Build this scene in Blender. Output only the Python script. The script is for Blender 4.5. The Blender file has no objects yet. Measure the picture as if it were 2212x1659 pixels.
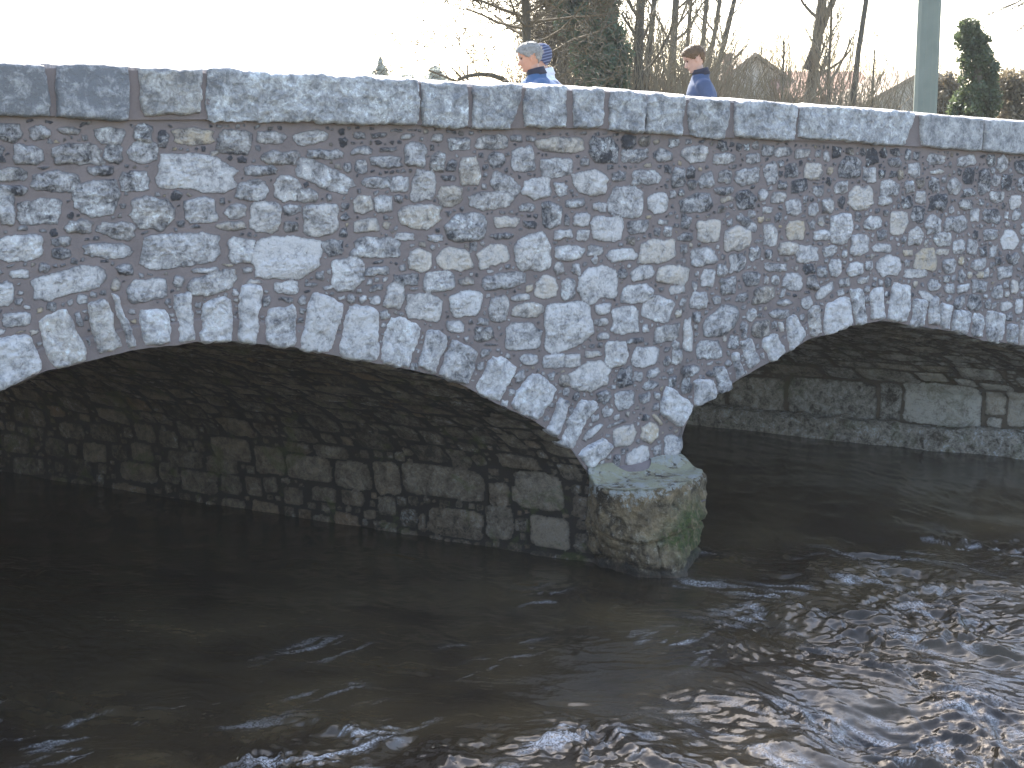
import bpy, bmesh, math, random
import numpy as np
from mathutils import Matrix
random.seed(7); rng = np.random.default_rng(7)
R = math.radians
sc = bpy.context.scene
col = sc.collection

# ------------------------------------------------------------------ camera, sky, sun, exposure
CH = 3.46; FP = 3280.0; PITCH = math.atan(540 / FP)
cd = bpy.data.cameras.new('camera'); cam = bpy.data.objects.new('camera', cd); col.objects.link(cam)
cd.sensor_width = 36; cd.lens = 36 * FP / 2212; cd.clip_start = 0.1; cd.clip_end = 2000
cam.location = (0, 0, CH); cam.rotation_euler = (R(90) - PITCH, 0, 0); sc.camera = cam
SUN_EL, SUN_AZ = 40.0, -14.0          # azimuth measured from +Y towards +X
w = bpy.data.worlds.new('World'); sc.world = w; w.use_nodes = True
nt = w.node_tree; bg = nt.nodes['Background']; sky = nt.nodes.new('ShaderNodeTexSky')
sky.sky_type = 'NISHITA'; sky.sun_disc = False; sky.sun_elevation = R(SUN_EL); sky.sun_rotation = R(SUN_AZ)
sky.air_density = 1.0; sky.dust_density = 2.5; sky.ozone_density = 1.0
nt.links.new(sky.outputs[0], bg.inputs[0]); bg.inputs[1].default_value = 0.15
sl = bpy.data.lights.new('sun', 'SUN'); sl.energy = 4.5; sl.angle = R(0.6); sl.color = (1, .95, .86)
so = bpy.data.objects.new('sun', sl); col.objects.link(so)
so.rotation_euler = (R(90 - SUN_EL), 0, R(180 - SUN_AZ))
sc.view_settings.view_transform = 'Standard'; sc.view_settings.look = 'None'; sc.view_settings.gamma = 1
sc.view_settings.exposure = 2.2

# ------------------------------------------------------------------ photo geometry
def ray(x, y):
    a = (x - 1106) / FP; b = (829.5 - y) / FP
    return np.array([a, math.cos(PITCH) + b * math.sin(PITCH), -math.sin(PITCH) + b * math.cos(PITCH)])
def at(x, y, Y):
    r = ray(x, y); return np.array([0, 0, CH]) + r * (Y / r[1])
def on_z(x, y, z=0.0):
    r = ray(x, y); return np.array([0, 0, CH]) + r * ((z - CH) / r[2])
FD = np.array([4810, 3295., 0]); FD /= np.linalg.norm(FD)      # along the bridge
TD = np.array([-5906, 3324., 0]); TD /= np.linalg.norm(TD)     # along the river, through the arches
NF = np.array([FD[1], -FD[0], 0])                              # out of the facade towards the camera side
NOSE = on_z(1450, 1260); P0 = NOSE - NF * .82; P0[2] = 0
UZ = np.array([0, 0, 1.])
def fac(x, y, off=0.0):
    r = ray(x, y); c = np.array([0, 0, CH]); t = ((P0 - c) @ NF + off) / (r @ NF)
    q = c + t * r; return float((q - P0) @ FD), float(q[2])
def fpt(u, v, f=0.0):
    u = np.asarray(u, float)[..., None]; v = np.asarray(v, float)[..., None]; f = np.asarray(f, float)[..., None]
    return P0 + FD * u + UZ * v + NF * f
WID = 9.6                                                      # tunnel length along TD

# ------------------------------------------------------------------ noise
PT = rng.random((256, 256)).astype(np.float32) * 2 - 1
def vn(x, y):
    xi = np.floor(x).astype(int); yi = np.floor(y).astype(int); fx = x - xi; fy = y - yi
    fx = fx * fx * fx * (fx * (fx * 6 - 15) + 10); fy = fy * fy * fy * (fy * (fy * 6 - 15) + 10)
    a = PT[xi & 255, yi & 255]; b = PT[(xi + 1) & 255, yi & 255]; c = PT[xi & 255, (yi + 1) & 255]; d = PT[(xi + 1) & 255, (yi + 1) & 255]
    return (a * (1 - fx) + b * fx) * (1 - fy) + (c * (1 - fx) + d * fx) * fy
def fbm(x, y, o=4, g=.5):
    s = 0; a = 1; n = 0
    ca, sa = math.cos(.7), math.sin(.7)
    for k in range(o):
        s = s + a * vn(x + 17.3 * k, y + 5.1 * k); n += a; a *= g
        x, y = (x * ca - y * sa) * 2.03, (x * sa + y * ca) * 2.03
    return s / n
def ridge(x, y, o=3):
    s = 0; a = 1; n = 0
    for k in range(o):
        s = s + a * (1 - 2 * np.abs(vn(x + 31 * k, y + 11 * k))); n += a; a *= .5; x = x * 2.1 + 3; y = y * 2.1 + 7
    return s / n
def sm(x, a, b):
    t = np.clip((x - a) / (b - a), 0, 1); return t * t * (3 - 2 * t)

# ------------------------------------------------------------------ objects
def tag(o, label=None, cat=None, group=None, kind=None):
    if label: o['label'] = label
    if cat: o['category'] = cat
    if group: o['group'] = group
    if kind: o['kind'] = kind
    return o
def empty(name, loc=(0, 0, 0)):
    o = bpy.data.objects.new(name, None); o.location = loc; o.empty_display_size = .2; col.objects.link(o); return o
def mesh(name, co, faces, mat, parent=None, smooth=True, attr=None):
    """faces: array (n,4) / (n,3) or python list"""
    me = bpy.data.meshes.new(name)
    co = np.asarray(co, dtype=np.float32).reshape(-1, 3)
    if isinstance(faces, np.ndarray):
        n, k = faces.shape
        me.vertices.add(len(co)); me.vertices.foreach_set('co', co.ravel())
        me.loops.add(n * k); me.loops.foreach_set('vertex_index', faces.astype(np.int32).ravel())
        me.polygons.add(n); me.polygons.foreach_set('loop_start', np.arange(0, n * k, k, dtype=np.int32))
        me.update(calc_edges=True); me.validate()
    else:
        me.from_pydata([tuple(map(float, c)) for c in co], [], [tuple(int(i) for i in f) for f in faces]); me.update()
    me.polygons.foreach_set('use_smooth', np.full(len(me.polygons), smooth))
    if attr is not None:
        a = me.attributes.new('stone', 'FLOAT_COLOR', 'POINT'); A = np.ones((len(co), 4), np.float32); A[:, :attr.shape[1]] = attr
        a.data.foreach_set('color', A.ravel())
    me.materials.append(mat)
    o = bpy.data.objects.new(name, me); col.objects.link(o)
    if parent is not None:
        o.parent = parent
        o.matrix_parent_inverse = Matrix.Translation(parent.location).inverted()
    return o
def gridfaces(nu, nv, off=0):
    i = np.arange(nu - 1)[:, None]; j = np.arange(nv - 1)[None, :]
    a = i * nv + j
    return np.stack([a, a + nv, a + nv + 1, a + 1], -1).reshape(-1, 4) + off
class Acc:
    def __init__(s): s.v = []; s.f = []; s.n = 0
    def add(s, co, fa):
        s.v.append(np.asarray(co, float).reshape(-1, 3)); s.f.append(np.asarray(fa, int) + s.n); s.n += len(s.v[-1])
    def build(s, name, mat, parent=None, smooth=True):
        return mesh(name, np.concatenate(s.v), np.concatenate(s.f), mat, parent, smooth)
    def tube(s, pts, rad, k=6, cap=True):
        pts = np.asarray(pts, float); n = len(pts); t = np.gradient(pts, axis=0); t /= np.linalg.norm(t, axis=1)[:, None] + 1e-9
        up = np.array([.3, .2, 1.]) if abs(t[0][2]) < .9 else np.array([1., .1, .2])
        a = np.cross(t, up); a /= np.linalg.norm(a, axis=1)[:, None] + 1e-9; b = np.cross(t, a)
        th = np.arange(k) * 2 * math.pi / k; rad = np.asarray(rad, float)
        co = pts[:, None] + (a[:, None] * np.cos(th)[None, :, None] + b[:, None] * np.sin(th)[None, :, None]) * rad[:, None, None]
        i = np.arange(n - 1)[:, None] * k; j = np.arange(k)[None]; j2 = (j + 1) % k
        s.add(co, np.stack([i + j, i + j2, i + k + j2, i + k + j], -1).reshape(-1, 4))
    def box(s, c, h, ax=None):
        c = np.asarray(c, float); ax = np.eye(3) if ax is None else np.asarray(ax)
        q = np.array([[x, y, z] for x in (-1, 1) for y in (-1, 1) for z in (-1, 1)]) * np.asarray(h)
        s.add(c + q @ ax, [[0, 1, 3, 2], [4, 6, 7, 5], [0, 4, 5, 1], [2, 3, 7, 6], [0, 2, 6, 4], [1, 5, 7, 3]])

# ------------------------------------------------------------------ materials
def nm(name):
    m = bpy.data.materials.new(name); m.use_nodes = True; t = m.node_tree; return m, t, t.nodes['Principled BSDF']
def N(t, ty, **k):
    n = t.nodes.new(ty)
    for a, b in k.items():
        if a.startswith('i_'):
            n.inputs[int(a[2:])].default_value = b
        else: setattr(n, a, b)
    return n
def mixc(t, fac, a, b, bt='MIX'):
    n = t.nodes.new('ShaderNodeMix'); n.data_type = 'RGBA'; n.blend_type = bt
    for s, v in ((n.inputs[0], fac), (n.inputs[6], a), (n.inputs[7], b)):
        if hasattr(v, 'links') or isinstance(v, bpy.types.NodeSocket): t.links.new(v, s)
        else: s.default_value = v if not isinstance(v, tuple) or len(v) == 4 else (*v, 1)
    return n.outputs[2]
def math_(t, op, a, b=0.0, clamp=False):
    n = t.nodes.new('ShaderNodeMath'); n.operation = op; n.use_clamp = clamp
    for s, v in ((n.inputs[0], a), (n.inputs[1], b)):
        if isinstance(v, bpy.types.NodeSocket): t.links.new(v, s)
        else: s.default_value = v
    return n.outputs[0]
def mapr(t, v, a, b, c=0.0, d=1.0):
    n = t.nodes.new('ShaderNodeMapRange'); t.links.new(v, n.inputs[0])
    n.inputs[1].default_value = a; n.inputs[2].default_value = b; n.inputs[3].default_value = c; n.inputs[4].default_value = d
    return n.outputs[0]
def noise(t, scale, detail=4, rough=.6, vec=None, dist=0.0):
    n = t.nodes.new('ShaderNodeTexNoise'); n.inputs['Scale'].default_value = scale; n.inputs['Detail'].default_value = detail
    n.inputs['Roughness'].default_value = rough; n.inputs['Distortion'].default_value = dist
    if vec is None:
        g = t.nodes.new('ShaderNodeNewGeometry'); vec = g.outputs['Position']
    t.links.new(vec, n.inputs['Vector']); return n.outputs['Fac']
def bump(t, b, h, dist=.01, st=.6, prev=None):
    n = t.nodes.new('ShaderNodeBump'); n.inputs['Distance'].default_value = dist; n.inputs['Strength'].default_value = st
    t.links.new(h, n.inputs['Height'])
    if prev is not None: t.links.new(prev, n.inputs['Normal'])
    t.links.new(n.outputs[0], b.inputs['Normal']); return n.outputs[0]

def stone_mat(name, mort, dark, light, warm=(.50, .38, .24), white=.75, moss=0.0, spec=.35):
    """attribute stone = (mask, tone, warm, white)"""
    m, t, b = nm(name)
    a = N(t, 'ShaderNodeAttribute', attribute_name='stone'); sp = t.nodes.new('ShaderNodeSeparateColor'); t.links.new(a.outputs['Color'], sp.inputs[0])
    mask, tone, wm = sp.outputs[0], sp.outputs[1], sp.outputs[2]; wh = a.outputs['Alpha']
    n1 = noise(t, 9, 6, .65, dist=.6); n2 = noise(t, 55, 4, .7); n3 = noise(t, 3.1, 5, .6, dist=1.5); n4 = noise(t, 150, 2, .6)
    tv = math_(t, 'ADD', tone, mapr(t, n1, .32, .68, -.42, .42)); tv = math_(t, 'ADD', tv, mapr(t, n2, .3, .7, -.15, .15)); tv = math_(t, 'ADD', tv, mapr(t, noise(t, 17, 5, .65, dist=1.6), .38, .62, -.20, .20), True)
    c = mixc(t, tv, dark, light)
    wf = math_(t, 'MULTIPLY', wm, mapr(t, n1, .38, .6, .2, 1.0), True)
    c = mixc(t, wf, c, warm)
    # calcite patches and veins
    v = mapr(t, math_(t, 'ABSOLUTE', math_(t, 'SUBTRACT', n3, .5)), 0, .012, 1, 0)
    v = math_(t, 'MULTIPLY', v, mapr(t, n1, .45, .6), True)
    p = math_(t, 'MULTIPLY', mapr(t, noise(t, 28, 5, .7, dist=.8), .50, .60), mapr(t, n1, .50, .60), True)
    vp = math_(t, 'MULTIPLY', math_(t, 'MAXIMUM', v, math_(t, 'MULTIPLY', p, 1.2)), wh, True)
    c = mixc(t, vp, c, (white, white, white * .97))
    sc_ = mapr(t, n2, .27, .38, .7, 0)                      # small pits of dirt
    c = mixc(t, sc_, c, tuple(x * .55 for x in dark))
    mc = mixc(t, mapr(t, noise(t, 5, 5, .6), .3, .7), tuple(x * .86 for x in mort), tuple(x * 1.16 for x in mort))
    mc = mixc(t, mapr(t, n4, .3, .75, 0, .3), mc, tuple(x * 1.5 for x in mort))
    mk = math_(t, 'ADD', mask, mapr(t, n2, .3, .7, -.22, .22)); mk = mapr(t, mk, .25, .45)
    rimd = math_(t, 'MULTIPLY', mapr(t, mask, .55, .98, .55, 0), mapr(t, n2, .35, .6), True); c = mixc(t, rimd, c, tuple(x * 1.3 for x in dark))  # dark stone rims: weathering dirt plus edge shading put into the colour
    c = mixc(t, mk, mc, c)
    if moss:
        g = t.nodes.new('ShaderNodeNewGeometry'); s2 = t.nodes.new('ShaderNodeSeparateXYZ'); t.links.new(g.outputs['Position'], s2.inputs[0])
        mo = mapr(t, noise(t, 2.3, 6, .72, dist=.8), .56, .62, 0, moss); c = mixc(t, mo, c, (.075, .085, .02))
    t.links.new(c, b.inputs['Base Color']); b.inputs['Roughness'].default_value = .8; b.inputs['Specular IOR Level'].default_value = spec
    h = math_(t, 'ADD', math_(t, 'MULTIPLY', n2, 1.0), math_(t, 'MULTIPLY', n4, .4)); h = math_(t, 'ADD', h, math_(t, 'MULTIPLY', n1, 2.0))
    bump(t, b, math_(t, 'MULTIPLY', h, mapr(t, mk, 0, 1, .3, 1)), .016, .8)
    return m
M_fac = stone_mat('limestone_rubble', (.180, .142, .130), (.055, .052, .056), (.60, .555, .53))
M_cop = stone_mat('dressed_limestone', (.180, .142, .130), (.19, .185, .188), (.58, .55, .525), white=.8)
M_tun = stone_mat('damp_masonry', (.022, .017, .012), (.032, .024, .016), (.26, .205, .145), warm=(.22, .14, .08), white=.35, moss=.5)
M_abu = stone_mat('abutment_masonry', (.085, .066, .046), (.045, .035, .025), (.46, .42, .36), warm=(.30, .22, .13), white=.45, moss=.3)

def simple(name, c, rough=.8, c2=None, scale=6, bs=None, spec=.4):
    m, t, b = nm(name); b.inputs['Roughness'].default_value = rough; b.inputs['Specular IOR Level'].default_value = spec
    n = noise(t, scale, 5, .6)
    t.links.new(mixc(t, mapr(t, n, .3, .7), c, c2 or tuple(x * .7 for x in c)), b.inputs['Base Color'])
    if bs: bump(t, b, n, bs, .6)
    return m

# ------------------------------------------------------------------ stone lists read off the photograph: cx cy w h tone [angle]
ZR = """150,345,160,110,6;325,375,140,75,5;510,375,90,70,5;600,325,80,70,3;700,335,120,60,5;820,340,100,60,4;970,360,50,60,6;1120,430,140,130,2;1235,480,90,100,5;1400,400,90,60,4;1520,450,80,90,6;1660,380,110,70,5;620,470,90,140,4;750,450,80,90,3;885,455,110,110,7w;470,490,150,110,5;335,490,90,80,4;215,510,100,100,3;125,540,60,60,3;40,490,90,120,3;330,575,120,50,3;160,655,210,120,3;345,630,80,40,5y;465,635,130,120,2;570,600,65,70,6;670,620,90,70,4;765,680,100,100,6;885,695,70,80,7;980,670,80,90,4;1060,560,90,80,6;920,580,70,70,4;1185,625,150,150,8w;1370,560,120,100,5;1340,640,90,60,6;1560,620,70,80,6;600,700,70,50,6;230,835,150,140,8w;410,880,170,150,8w;85,870,100,50,3;470,780,140,60,4,30;615,860,90,140,6;780,825,120,120,8o;945,855,110,70,7;1065,815,140,190,7;1425,780,110,150,8w;1180,920,120,130,7;1260,780,110,90,5;1530,860,90,120,6;1640,790,100,120,6;1320,935,130,60,7;1480,965,70,45,8o;1590,1010,140,140,7o;730,940,130,90,6w;850,975,140,110,8;990,960,90,70,4;1025,1060,80,110,7;1150,1070,100,90,8;1235,1050,50,60,5;1360,1050,155,130,8;1530,1100,150,60,7,5;500,1130,110,90,3;650,1140,50,60,4;760,1150,130,110,6;880,1150,70,90,3;1080,1155,70,60,4;1200,1140,80,45,7;845,1285,70,80,7;955,1210,130,70,7,-20;580,1230,140,100,4w;700,1280,100,40,6;170,1265,110,110,5;440,1245,80,60,4;650,1060,150,60,5,5;1665,460,90,30,7w;1770,550,90,100,5;1850,390,120,70,5;1960,520,80,150,2;2155,650,70,85,9;2120,890,120,120,9;1700,880,110,90,5;1800,930,80,90,6;2090,1090,100,80,6;2150,1180,50,90,8w;1930,1040,90,70,6;1740,1050,80,100,5;1700,960,90,40,7w;2040,620,90,70,4;1900,730,60,80,6;2000,850,90,70,4;1850,660,90,60,4;2100,1300,80,60,7;2180,1300,50,90,8;1740,1190,70,60,5;1830,1190,80,60,6;1930,1180,100,80,4;1600,1240,110,50,7,20;270,985?"""
ZW = """20,320,70,40,4;130,315,90,30,4;290,320,80,30,4;455,330,70,50,5;580,365,130,70,4;760,350,180,80,4;895,335,70,40,3;980,335,60,30,3;1150,370,260,90,5w;1390,400,160,140,2;1560,430,140,80,4;1720,425,110,70,3;335,425,120,130,5;170,465,170,70,3;460,465,85,120,2;640,510,120,160,5w;790,455,90,90,3;935,450,130,150,5;1120,495,185,110,5;30,490,80,80,4;180,395,100,25,3;120,580,160,70,5;250,590,100,90,6;380,600,140,170,6;530,660,140,120,4w;840,590,170,110,5,20;1010,610,150,120,7;1150,620,75,75,5;1310,580,200,140,7;1470,545,80,60,4;1630,550,160,80,5;40,700,110,100,6w;155,705,110,90,5;360,770,250,130,6w;755,680,240,100,5;620,830,230,160,4;960,720,90,50,3;1095,760,120,140,4;1230,695,110,50,5;1365,715,80,60,6;1515,690,190,170,6;1690,695,115,110,8;60,820,130,80,7w;170,820,55,40,5y;845,800,150,65,8w;975,815,80,45,3;1265,785,95,75,6;1185,790,30,70,3;1410,840,180,140,8;1580,830,130,80,3;1720,800,60,30,4;270,885,110,45,7;450,890,90,40,6;820,880,130,40,3;1165,870,110,50,8;1270,875,70,70,7"""
Z5 = """360,130,130,130,8w;560,130,190,130,8w,15;770,105,175,130,9w;1000,80,200,210,7;1200,90,155,90,7;1340,75,90,55,6;1490,100,160,75,8;1690,75,205,130,8w,-5;285,240,140,70,3;465,250,180,110,6;620,250,90,45,4w;830,245,250,90,5,-4;1065,285,125,135,9w;1190,290,80,120,5;1355,260,210,190,8;1605,200,130,80,7;1780,205,190,110,8w;1490,205,60,55,4;215,330,110,140,6,15;385,390,200,150,7,15;615,375,190,140,8;800,405,110,140,6;925,340,115,40,8;965,410,180,80,7w;1190,500,260,260,7;1380,405,90,60,7;1375,475,80,50,6;1580,320,180,110,7;1690,405,170,140,7;1510,470,150,160,7;1385,555,80,45,7;1800,295,90,50,8;940,555,200,150,6;720,540,110,80,3;760,605,90,15,3;975,685,100,60,8;1110,695,130,80,7;1215,690,90,80,7;1330,655,100,40,8w;1455,650,120,150,7;1620,670,155,110,8;1320,780,220,160,7;560,500,100,70,7;2045,470,200,150,4,-20;1740,540,140,90,4;1565,580,100,30,4;1860,550,55,190,9v;1980,630,150,100,5;1800,670,60,80,6;1870,750,100,60,4;1330,1090,110,50,7,-30;1170,800,60,70,4w;1685,890,40,40,5;1690,1020,70,30,6y,40;1460,1045,110,20,5,-12;1460,1255,40,70,3;1385,1310,60,40,8y,-35;1510,1110,130,120,8w,-10;1645,1095,100,110,7y,15;1580,1235,140,120,8,-25;1780,1170,110,120,7;1650,830,100,50,4"""
Z4 = """110,60,260,150,8,-5;340,25,110,50,4;345,90,110,60,3;600,75,270,80,6;1010,75,430,190,6,-3;1355,75,150,150,7;1615,120,370,240,9;1865,60,120,90,4;2110,60,260,120,5;105,205,110,60,8;25,320,110,130,8;390,250,410,150,7,-8;700,185,90,60,3;645,270,50,70,6y;820,300,230,130,6;1000,250,70,60,7;1155,185,160,35,6;1195,260,270,125,6,-10;1385,185,60,30,6;1605,285,140,75,8;1740,270,80,25,6;1835,285,60,30,5;1950,215,170,190,7;2110,190,130,50,5;2105,285,80,35,4;1420,250,90,30,8w;1275,155,60,25,5o;90,460,160,80,7;440,465,40,90,5,-15;498,590,28,60,6,-15"""
Z3 = """50,480,150,110,3;220,480,110,80,4;390,465,120,45,2;615,495,180,90,4;800,480,110,110,3;795,595,170,120,4;915,510,60,100,2;1080,500,230,90,5y;1320,530,200,130,3;1515,505,150,75,5;1735,505,190,75,6,-5;1940,505,200,85,4;2120,490,110,40,4;165,600,165,110,5;430,595,285,120,4;630,600,110,100,3;60,710,180,80,4;60,800,190,60,3;310,755,260,120,3;560,690,160,50,3;745,750,170,110,4;1090,700,440,200,7,4;1580,620,210,80,4,5;1820,600,200,60,4;2025,580,120,50,5;2000,680,130,100,4;2160,640,160,90,4;1460,690,180,60,4;1830,730,330,120,5,20;1615,790,150,150,6;1720,830,120,80,5;1410,800,170,110,4;2120,750,170,80,6;540,840,270,200,4;220,920,240,150,4;30,890,100,200,6;855,925,250,170,4,10;1120,910,180,140,6;1320,915,120,85,6;1485,950,180,160,6;1640,910,110,60,4;1790,960,190,180,6;1985,890,200,110,6w;2000,1000,220,90,7w;2160,880,130,120,5;440,1005,150,80,4;650,1025,230,90,5,8;1290,1000,170,50,5w;1630,1005,90,60,3;2160,1000,60,45,6y;330,1080,130,45,4;130,1010,60,30,3;1200,590,50,30,5w"""
ZOOM = dict(R=(1451, 213.3, .3441), W=(768, 170.6, .3858), Z5=(768, 512, .3858), Z4=(0, 512, .3858), Z3=(0, 102.4, .3858), Z6=(1451, 512, .3441), F=(0, 0, 1))
def zpx(z, x, y): o = ZOOM[z]; return o[0] + o[2] * x, o[1] + o[2] * y

# arch edges (photo px) -> facade (u, v)
LA = [(0, 844), (77, 809), (208, 774), (293, 755), (424, 738), (513, 739), (637, 751), (714, 765), (814, 783), (880, 798), (938, 810), (1007, 834), (1077, 873), (1158, 913), (1204, 944), (1237, 973), (1270, 1025)]
RA = [(1465, 1000), (1474, 930), (1499, 877), (1520, 870), (1589, 822), (1664, 782), (1704, 760), (1743, 733), (1781, 724), (1833, 705), (1909, 692), (1967, 703), (2053, 716), (2122, 735), (2212, 748)]
la = np.array([fac(*p) for p in LA]); ra = np.array([fac(*p) for p in RA])
LSP = -6.45
la = np.concatenate([[[LSP, .72], [LSP + .12, 1.0], [LSP + .45, 1.35], [-5.5, 1.62]], la, [[-.14, .62]]])
ra = np.concatenate([[[.74, .62]], ra, [[5.8, 1.18], [6.3, .95], [6.62, .7], [6.70, .62]]])
ra = ra[np.argsort(ra[:, 0])]
def jag(u, s): return fbm(u * 6 + s, u * 0 + s, 3) * .012
def vbot(u):
    u = np.asarray(u, float); v = np.full(u.shape, .63)
    m = (u >= la[0, 0]) & (u <= la[-1, 0]); v[m] = np.interp(u[m], la[:, 0], la[:, 1]) + jag(u[m], 3) * sm(u[m], LSP, LSP + .3)
    m = (u >= ra[0, 0]) & (u <= ra[-1, 0]); v[m] = np.interp(u[m], ra[:, 0], ra[:, 1]) + jag(u[m], 9)
    v[u > ra[-1, 0]] = -.4; v[u < la[0, 0]] = -.4
    return v
CT = [(-100, 128), (0, 133), (102, 137), (121, 136), (282, 141), (449, 148), (907, 170), (1015, 178), (1133, 183), (1229, 186), (1309, 191), (1397, 198), (1480, 207), (1580, 213), (1728, 226), (1983, 243), (2128, 254), (2212, 261), (2300, 268)]
CB = [(-100, 246), (0, 251), (114, 255), (282, 263), (447, 262), (905, 273), (1013, 278), (1111, 281), (1227, 280), (1310, 281), (1390, 288), (1478, 294), (1565, 300), (1720, 306), (1960, 318), (2100, 326), (2212, 334), (2300, 340)]
CF = .06
ct = np.array([fac(*p, CF) for p in CT]); cb = np.array([fac(*p, CF) for p in CB])
def ext(a, u):   # linear continuation beyond the traced part
    v = np.interp(u, a[:, 0], a[:, 1]); s1 = (a[-1, 1] - a[-6, 1]) / (a[-1, 0] - a[-6, 0]); s0 = (a[5, 1] - a[0, 1]) / (a[5, 0] - a[0, 0])
    return np.where(u > a[-1, 0], a[-1, 1] + s1 * (u - a[-1, 0]), np.where(u < a[0, 0], a[0, 1] + s0 * (u - a[0, 0]), v))
def vtop(u): return ext(cb, np.asarray(u, float)) + .02

# ------------------------------------------------------------------ stones as a height field
class Stone:
    __slots__ = ('x', 'y', 'a', 'b', 'ph', 'n', 'k', 'tone', 'warm', 'wh', 'sd', 'dep', 'tx', 'ty', 'cut', 'pl')
    def __init__(s, x, y, a, b, ph=0, tone=.5, warm=0, wh=.5, n=None, rag=1.0, dep=None):
        s.x, s.y, s.a, s.b, s.ph = x, y, a, b, ph; s.n = n or random.uniform(2.6, 6.5)
        s.k = [(random.gauss(0, .055 * rag / (1 + .25 * i)), random.uniform(0, 6.28)) for i in range(1, 9)]
        s.tone, s.warm, s.wh = tone, warm, wh; s.sd = random.uniform(0, 90)
        s.dep = dep or (.014 + .09 * min(a, b)) * random.uniform(.6, 1.25); q_ = min(1, .05 / max(a, b)); s.tx = random.gauss(0, .16) * q_; s.ty = random.gauss(.03, .16) * q_
        s.cut = [(random.uniform(0, 6.28), random.uniform(.88, 1.25) if rag > .6 else 2.) for _ in range(random.randint(3, 6))]
        s.pl = [(random.uniform(0, 6.28), random.uniform(.1, .9), random.uniform(.08, .45)) for _ in range(random.randint(2, 5))]
    def dist(s, X, Y):
        c, q = math.cos(s.ph), math.sin(s.ph); dx, dy = X - s.x, Y - s.y
        lx = (dx * c + dy * q) / s.a; ly = (-dx * q + dy * c) / s.b
        th = np.arctan2(ly, lx); rho = np.hypot(lx, ly) + 1e-9
        r = (np.abs(lx / rho) ** s.n + np.abs(ly / rho) ** s.n) ** (-1 / s.n)
        for i, (am, p) in enumerate(s.k): r = r * (1 + am * np.cos((i + 1) * th + p))
        d = (1 - rho / r) * min(s.a, s.b) * np.maximum(1, .8 * r)
        for p, c0 in s.cut: d = np.minimum(d, (c0 - lx * math.cos(p) - ly * math.sin(p)) * min(s.a, s.b))
        return d
def parse(z, txt, conv, out, occ):
    for e in txt.replace('\n', '').split(';'):
        p = e.strip().split(',')
        if len(p) < 5: continue
        cx, cy, ww, hh = map(float, p[:4]); t = p[4]; ang = float(p[5]) if len(p) > 5 else random.gauss(0, 2)
        x0, y0 = conv(*zpx(z, cx, cy)); xa, _ = conv(*zpx(z, cx - ww / 2, cy)); xb, _ = conv(*zpx(z, cx + ww / 2, cy))
        _, ya = conv(*zpx(z, cx, cy - hh / 2)); _, yb = conv(*zpx(z, cx, cy + hh / 2))
        a, b = abs(xb - xa) * .53, abs(ya - yb) * .53
        if any(abs(x0 - s.x) < .62 * (a + s.a) and abs(y0 - s.y) < .62 * (b + s.b) for s in occ): continue
        k = t[-1]; tone = int(t[0]) / 9
        st = Stone(x0, y0, a, b, -R(ang), tone, {'w': .45, 'y': .8, 'o': 1.0}.get(k, random.choice([0, 0, 0, .12])), 1.0 if k == 'v' else random.choice([.1, .2, .3, .6, .8]))
        out.append(st); occ.append(st)
def fill(D, gx, gy, sizes, tone, out, asp=(1.0, 2.4), tries=260, gap=.008, n=None, rag=1.0, warm=.12, dang=5):
    dx = gx[1] - gx[0]; dy = gy[1] - gy[0]
    for b in sizes:
        miss = 0
        idx = np.argwhere(D > b + gap); 
        if len(idx) == 0: continue
        order = rng.permutation(len(idx)); cnt = 0
        for q in order:
            i, j = idx[q]
            if D[i, j] <= b + gap: continue
            # stretch sideways as far as there is room
            asx = random.uniform(*asp); e = int((asx - 1) * b / dx)
            i0, i1 = max(0, i - e), min(len(gx) - 1, i + e)
            while e > 0 and (D[i0, j] <= b + gap or D[i1, j] <= b + gap or D[(i0 + i) // 2, j] <= b + gap or D[(i1 + i) // 2, j] <= b + gap):
                e -= 1; i0, i1 = max(0, i - e), min(len(gx) - 1, i + e)
            a = b + e * dx; h = b * random.uniform(.85, 1.0)
            st = Stone(gx[i], gy[j], a, h, R(random.gauss(0, dang)), float(np.clip(tone(gx[i], gy[j]), 0, 1)), 0 if random.random() > warm else random.choice([.3, .6, 1.0]), random.choice([.1, .2, .5, .8]), n=n, rag=rag)
            out.append(st); stamp(D, gx, gy, st)
    return out
def stamp(D, gx, gy, st):
    m = max(st.a, st.b) * 1.3 + .16
    i0, i1 = np.searchsorted(gx, [st.x - m, st.x + m]); j0, j1 = np.searchsorted(gy, [st.y - m, st.y + m])
    if i1 <= i0 or j1 <= j0: return
    d = -st.dist(gx[i0:i1, None], gy[None, j0:j1]); np.minimum(D[i0:i1, j0:j1], d, out=D[i0:i1, j0:j1])
def polydist(X, Y, P):
    """signed, positive outside"""
    d = np.full(X.shape, 9.); ins = np.zeros(X.shape, bool); n = len(P)
    for i in range(n):
        x1, y1 = P[i]; x2, y2 = P[(i + 1) % n]; ex, ey = x2 - x1, y2 - y1
        t = np.clip(((X - x1) * ex + (Y - y1) * ey) / (ex * ex + ey * ey + 1e-12), 0, 1)
        d = np.minimum(d, np.hypot(X - x1 - t * ex, Y - y1 - t * ey))
        c = ((y1 > Y) != (y2 > Y)) & (X < (x2 - x1) * (Y - y1) / (y2 - y1 + 1e-12) + x1); ins ^= c
    return np.where(ins, -d, d)
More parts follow.
